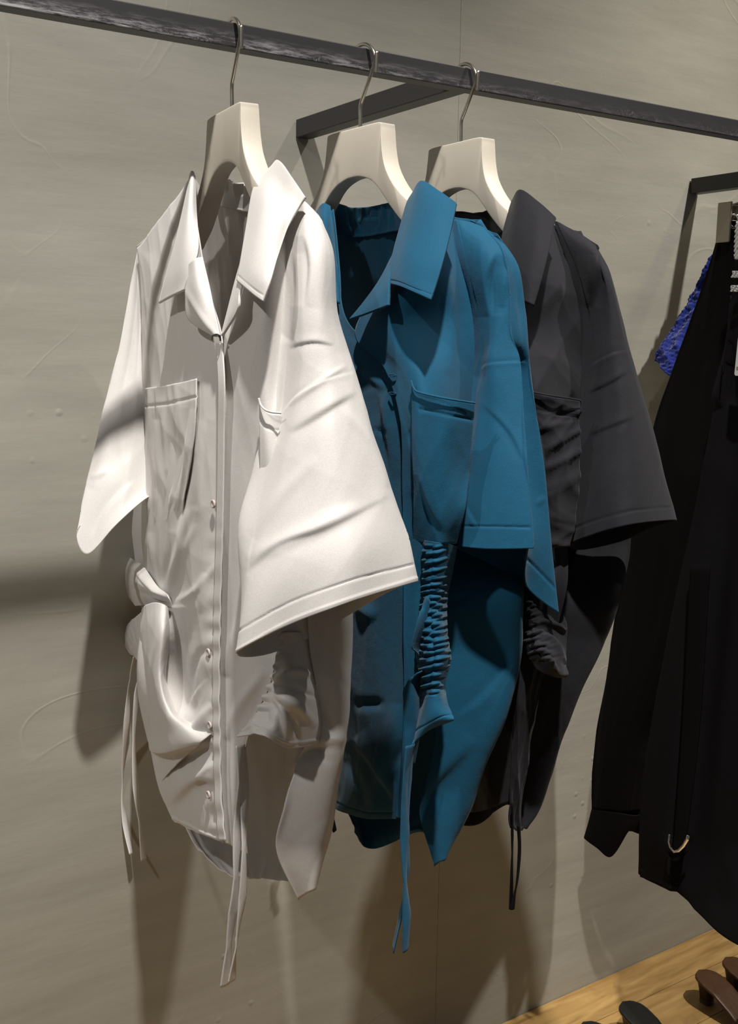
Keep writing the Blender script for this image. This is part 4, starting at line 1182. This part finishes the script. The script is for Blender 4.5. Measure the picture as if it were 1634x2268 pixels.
sheet('cuff', close_tube(gridx([
    [(1311, 1792, .0), (1336, 1796, -.022), (1368, 1800, -.026), (1405, 1806, -.012)],
    [(1303, 1825, .0), (1330, 1838, -.024), (1366, 1846, -.026), (1398, 1830, -.012)],
    [(1294, 1856, .0), (1322, 1878, -.024), (1354, 1897, -.022), (1390, 1842, -.010)]], tx), [(.028, 0, 0)] * 3), M_BLACK, tr, OT, nu=60, nv=40, closed=True, outer=.5, thick=.002)
sheet('leg', close_tube(gridx([
    [(1500, 1000, .05), (1540, 1000, .04), (1600, 1000, .04)],
    [(1440, 1400, .05), (1470, 1400, .035), (1520, 1400, .035)],
    [(1398, 1640, .05), (1420, 1640, .032), (1460, 1640, .032)],
    [(1388, 1835, .05), (1412, 1846, .032), (1436, 1852, .032)]], tx), [(.02, 0, 0)] * 4), M_BLACK, tr, OT, nu=50, nv=80, closed=True, outer=.5)
sheet('lining', gridx([[(1414, 1846, .02), (1432, 1810, .02)], [(1424, 1856, .02), (1436, 1850, .02)]], tx), M_CHAR, tr, OT, nu=6, nv=6)
tube('waist_seam', [tx(1592, 515, -.014), tx(1610, 512, -.018), tx(1640, 512, -.022)], .0012, M_BLACK, tr, OT, n=12, seg=6)

XS = 1.335


def sx(px, py, off=0.0): return PX(px, py, XS + off)


OS = (XS, 1.0, H + 0.1)
sk = thing('skirt', 'long black skirt with a silver ring hanging in front of the trousers, at right edge', 'skirt', OS)
SK = [
    [(1622, 575, .0), (1650, 575, -.008), (1700, 580, -.010), (1760, 580, -.008)],
    [(1612, 700, .0), (1645, 700, -.016), (1700, 700, -.02), (1780, 700, -.02)],
    [(1594, 900, .0), (1640, 900, -.022), (1700, 900, -.03), (1800, 900, -.03)],
    [(1560, 1120, .0), (1620, 1120, -.026), (1700, 1120, -.035), (1800, 1120, -.035)],
    [(1505, 1350, .0), (1570, 1350, -.03), (1680, 1350, -.04), (1800, 1350, -.04)],
    [(1462, 1560, .0), (1540, 1560, -.032), (1660, 1560, -.042), (1790, 1560, -.04)],
    [(1436, 1720, .0), (1520, 1730, -.034), (1640, 1740, -.044), (1780, 1760, -.04)],
    [(1425, 1880, .0), (1510, 1900, -.034), (1630, 1950, -.044), (1770, 1990, -.04)],
    [(1418, 1940, .0), (1508, 1990, -.034), (1606, 2080, -.044), (1770, 2150, -.04)],
]
sheet('skirt_panel', close_tube(gridx(SK, sx), [(.03, 0, 0)] * len(SK)), M_SKIRT, sk, OS, nu=130, nv=200, closed=True, outer=.5, noise=(81, .006, 4, .4), creases=[
    ([(1600, 900), (1560, 1300), (1500, 1850)], 22, -.016, 'S'), ([(1640, 1000), (1600, 1500), (1560, 1900)], 24, .014, 'r'),
    ([(1455, 1960), (1494, 1972), (1520, 2000)], 8, .006, 's'), ([(1500, 1985), (1540, 2012)], 5, -.003, 'r'),
    ([(1517, 1998), (1522, 2050)], 8, .002, 's')])
sheet('hem_band', gridx([
    [(1420, 1925, -.003), (1460, 1941, -.020), (1488, 1958, -.034)],
    [(1418, 1942, -.003), (1458, 1956, -.020), (1486, 1970, -.034)]], sx), M_SKIRT, sk, OS, nu=20, nv=8, thick=.002)
sheet('belt_strap', gridx([
    [(1530, 1250, -.048), (1552, 1250, -.050), (1572, 1250, -.048)],
    [(1512, 1600, -.052), (1532, 1600, -.054), (1550, 1600, -.052)],
    [(1494, 1850, -.054), (1507, 1852, -.056), (1520, 1850, -.054)],
    [(1488, 1905, -.054), (1497, 1908, -.056), (1506, 1900, -.054)]], sx), M_BLACK, sk, OS, nu=12, nv=60, thick=.003)
# silver ring at the end of the strap: open D shape
rg = [(1483, 1848), (1481, 1864), (1484, 1876), (1493, 1887), (1503, 1884), (1514, 1873), (1523, 1858), (1525, 1850)]
tube('ring', [sx(a, b, -.060) for a, b in rg], [.0016, .0019, .0020, .0022, .0026, .0030, .0034, .0030] * 1, M_CHROME, sk, OS, seg=10)

# clip hanger
OC = (XT, 1.058, H + 0.327)
ch = thing('clip_hanger', 'nickel clip hanger gripping the waistband of the black trousers', 'hanger', OC)
zc = H + 0.205
box('clip', tuple(tx(1604, 537, -.024)[i] + d for i, d in zip(range(3), (-.002, -.010, 0))), tuple(tx(1604, 448, -.024)[i] + d for i, d in zip(range(3), (.002, .011, 0))), M_CLIP, ch, OC, bevel=.0012)
box('clip', tuple(tx(1604, 537, .008)[i] + d for i, d in zip(range(3), (-.002, -.010, 0))), tuple(tx(1604, 452, .008)[i] + d for i, d in zip(range(3), (.002, .011, 0))), M_CLIP, ch, OC, bevel=.0012)
tube('clip_spring', [tx(1613, 449, -.020), tx(1620, 462, -.008), tx(1616, 480, .002), tx(1622, 500, -.008)], .0028, M_CHROME, ch, OC, n=20, seg=8)
tube('cross_bar', [tx(1612, 460, -.006), tx(1640, 450, -.006), tx(1700, 440, -.006), tx(1760, 430, -.006)], .0030, M_CLIP, ch, OC, n=20, seg=10)
cb = tx(1628, 470, -.008)
box('slide_block', (cb[0] - .007, cb[1] - .030, cb[2] - .012), (cb[0] + .007, cb[1] + .003, cb[2] + .010), M_CLIP, ch, OC, bevel=.002)
tube('slide_loop', [tx(1617, 492, -.018), tx(1621, 478, -.020), tx(1631, 476, -.020), tx(1636, 490, -.018), tx(1633, 502, -.016), tx(1622, 503, -.016)], .0022, M_CHROME, ch, OC, n=30, seg=8, closed=True)
bar = tx(1760, 430, -.006)
tube('hook', [(bar[0], bar[1], bar[2]), (XT, .975, H + .26), (XT, 1.03, H + .285), (XT, 1.033, H + .305), (XT, 1.045, H + .326), (XT, 1.062, H + .3275), (XT, 1.080, H + .322)], .0022, M_STEEL, ch, OC, n=50, seg=10)

# tweed strap and tags hanging at the right edge (parts of the skirt)


def weave(name, pts, wd, mat):
    sheet(name, gridx(pts, sx), mat, sk, OS, nu=14, nv=40, thick=.003, extra=lambda G, Q: .0012 * np.sign(np.sin(Q[..., 1] / 1.6 + Q[..., 0] / 1.2)))


weave('woven_strap', [[(1631, 492, -.030), (1640, 490, -.031), (1650, 490, -.030)], [(1628, 530, -.030), (1638, 530, -.031), (1650, 530, -.030)], [(1627, 574, -.030), (1638, 574, -.031), (1650, 574, -.030)]], 1, M_TAG)
weave('strap_stripe', [[(1624, 600, -.032), (1636, 600, -.033), (1652, 600, -.032)], [(1621, 615, -.032), (1634, 615, -.033), (1652, 615, -.032)]], 1, M_TAG)
weave('strap_stripe', [[(1621, 632, -.032), (1634, 632, -.033), (1652, 632, -.032)], [(1618, 646, -.032), (1632, 646, -.033), (1652, 646, -.032)]], 1, M_TAG)
tube('side_piping', [sx(1618, 655, -.024), sx(1613, 720, -.026), sx(1606, 770, -.028), sx(1600, 830, -.030)], .0012, M_SKIRT, sk, OS, n=20, seg=6)

# hang tag
g = [sx(1634, 748, -.05), sx(1626, 828, -.05), sx(1628, 832, -.05), sx(1680, 833, -.05), sx(1684, 750, -.05)]
OG = tuple(g[0])
tgm = thing('hang_tag', 'white card price tag with rounded corner on the black skirt, right edge', 'tag', OG)
n_ = len(g)
vv = g + [p + np.array([.0008, 0, 0]) for p in g]
ff_ = [tuple(range(n_ - 1, -1, -1)), tuple(range(n_, 2 * n_))] + [(i, (i + 1) % n_, n_ + (i + 1) % n_, n_ + i) for i in range(n_)]
link('card', vv, ff_, M_TAG, tgm, OG, smooth=False)
q_ = [sx(1630.5, 812, -.0505), sx(1630, 819, -.0505), sx(1644, 819, -.0505), sx(1644, 812, -.0505)]
link('printed_square', q_ + [p + np.array([.0004, 0, 0]) for p in q_], [(3, 2, 1, 0), (4, 5, 6, 7), (0, 1, 5, 4), (1, 2, 6, 5), (2, 3, 7, 6), (3, 0, 4, 7)], M_TAGGREEN, tgm, OG, smooth=False)
tube('string', [sx(1655, 755, -.0505), sx(1652, 720, -.045), sx(1650, 690, -.038)], .0005, M_TAG, tgm, OG, n=12, seg=6)

# ------------------------------------------------------------------ cobalt knit behind the trousers
OKN = (1.6, 1.36, H + .1)
kn = thing('knit_sweater', 'cobalt blue fluffy knit sweater showing behind the black trousers', 'sweater', OKN)


def ny(px, py, Y): return PY(px, py, Y)


K = [
    [(1588, 545, 1.36), (1610, 540, 1.34), (1650, 530, 1.32), (1700, 530, 1.30)],
    [(1562, 590, 1.37), (1600, 592, 1.34), (1650, 592, 1.32), (1710, 590, 1.30)],
    [(1528, 660, 1.375), (1575, 664, 1.335), (1640, 664, 1.31), (1720, 660, 1.29)],
    [(1492, 725, 1.38), (1540, 735, 1.33), (1620, 735, 1.30), (1720, 730, 1.28)],
    [(1462, 770, 1.38), (1510, 785, 1.325), (1590, 790, 1.295), (1710, 790, 1.28)],
    [(1453, 800, 1.38), (1480, 828, 1.33), (1560, 850, 1.30), (1700, 850, 1.28)],
]
Kf = gridx(K, ny)
sheet('sleeve', close_tube(Kf, [(.03, .01, 0)] * 6), M_KNIT, kn, OKN, nu=200, nv=200, closed=True, outer=.5, thick=.004, noise=(91, .006, 16, 10),
      extra=lambda G, Q: .0008 * np.sin(Q[..., 1] / 2.3 + Q[..., 0] / 3.1) * np.sin(Q[..., 0] / 2.1 - Q[..., 1] / 4.) + .0004 * np.sin(Q[..., 0] * 1.3) * np.sin(Q[..., 1] * 1.1))
sheet('body', close_tube(gridx([
    [(1600, 540, 1.33), (1650, 530, 1.31), (1720, 530, 1.28)],
    [(1600, 700, 1.30), (1660, 700, 1.28), (1740, 700, 1.25)],
    [(1600, 860, 1.29), (1660, 860, 1.27), (1740, 860, 1.24)]], ny), [(.05, 0, 0)] * 3), M_KNIT, kn, OKN, nu=60, nv=60, closed=True, outer=.5, thick=.004)

# ------------------------------------------------------------------ heeled mules on the floor


def mule(cx, cy, ang, Lh, mat, label, group, heel_h=.055, w=.031, hw=.013):
    """heel end at (cx, cy); the foot points along ang"""
    t = thing('mule', label, 'shoe', (cx, cy, 0), group)
    t.rotation_euler = (0, 0, ang)
    n = 44; m_ = 20
    v = []; f = []
    xs = np.linspace(0, 1, n)
    for i, s in enumerate(xs):
        x = s * Lh
        wh = np.interp(s, [0, .012, .04, .09, .16, .3, .45, .62, .75, .88, .96, 1], [.04, .42, .70, .90, 1, .96, .88, 1.06, 1.18, 1.05, .66, .05]) * w
        z = np.interp(s, [0, .12, .28, .5, .68, .8, 1], [heel_h, heel_h, heel_h * .86, heel_h * .40, .012, .009, .012])
        th = .0095 + .002 * (s < .1)
        for k in range(m_):
            a = 2 * math.pi * k / m_
            ca, sa = math.cos(a), math.sin(a)
            yy_ = wh * math.copysign(abs(ca) ** .55, ca)
            zz = z + th / 2 * math.copysign(abs(sa) ** .6, sa)
            if sa > 0: zz -= .0022 * (1 - (abs(yy_) / (wh + 1e-9)) ** 2)
            v.append((x, yy_, max(zz, .001)))
    for i in range(n - 1):
        for k in range(m_):
            f.append((i * m_ + k, i * m_ + (k + 1) % m_, (i + 1) * m_ + (k + 1) % m_, (i + 1) * m_ + k))
    f.append(tuple(range(m_))); f.append(tuple((n - 1) * m_ + k for k in range(m_ - 1, -1, -1)))
    link('insole', v, f, mat, t)
    # block heel, waisted
    v = []; f = []
    lv = [(heel_h - .004, .034, .024), (heel_h * .8, .028, .020), (heel_h * .5, .020, hw + .002), (heel_h * .2, .0165, hw), (0.0005, .0165, hw)]
    for z, a_, b_ in lv:
        for k in range(20):
            a = 2 * math.pi * k / 20
            v.append((.004 + .026 + (a_ * .8) * math.copysign(abs(math.cos(a)) ** .7, math.cos(a)) - (.004 if z < heel_h * .6 else 0), b_ * math.copysign(abs(math.sin(a)) ** .7, math.sin(a)), z))
    for i in range(len(lv) - 1):
        for k in range(20):
            f.append((i * 20 + k, i * 20 + (k + 1) % 20, (i + 1) * 20 + (k + 1) % 20, (i + 1) * 20 + k))
    f.append(tuple(range(20))); f.append(tuple(80 + k for k in range(19, -1, -1)))
    link('heel', v, f, M_HEEL, t)
    # upper band over the toes
    rows = []
    for s in np.linspace(.56, .93, 12):
        wh = np.interp(s, [.5, .62, .75, .88, .96], [.95, 1.08, 1.2, 1.08, .75]) * w
        hh = np.interp(s, [.5, .65, .8, .95], [.056, .050, .036, .024])
        zb = np.interp(s, [0, .5, .68, 1], [heel_h, heel_h * .4, .012, .012])
        rows.append([(s * Lh, -wh * 1.04 * math.cos(a), zb - .004 + (hh - .0) * max(0, math.sin(a)) ** .7 * .9) for a in np.linspace(0, math.pi, 9)])
    rows = np.array(rows, float)
    G = catmull(rows, 30); G = np.swapaxes(catmull(np.swapaxes(G, 0, 1), 33), 0, 1)
    idx = np.arange(30 * 33).reshape(30, 33)
    fc = [(idx[i, j], idx[i, j + 1], idx[i + 1, j + 1], idx[i + 1, j]) for i in range(29) for j in range(32)]
    o = link('upper', G.reshape(-1, 3), fc, mat, t)
    md = o.modifiers.new('thickness', 'SOLIDIFY'); md.thickness = .0022; md.offset = 1
    return t


mule(1.702, 1.300, math.radians(-92), .235, M_BROWN, 'left one of two brown leather heeled mules, beside the black pair', 'heeled mules on the floor')
mule(1.788, 1.300, math.radians(-91), .235, M_BROWN, 'brown leather heeled mule at the right edge of picture', 'heeled mules on the floor')
mule(1.486, 1.310, math.radians(-90), .235, M_SHOEBLK, 'glossy black heeled mule nearest to the brown pair', 'heeled mules on the floor')
mule(1.374, 1.306, math.radians(-92), .235, M_SHOEBLK, 'glossy black heeled mule at far left of the row, mostly cut off by the frame', 'heeled mules on the floor')
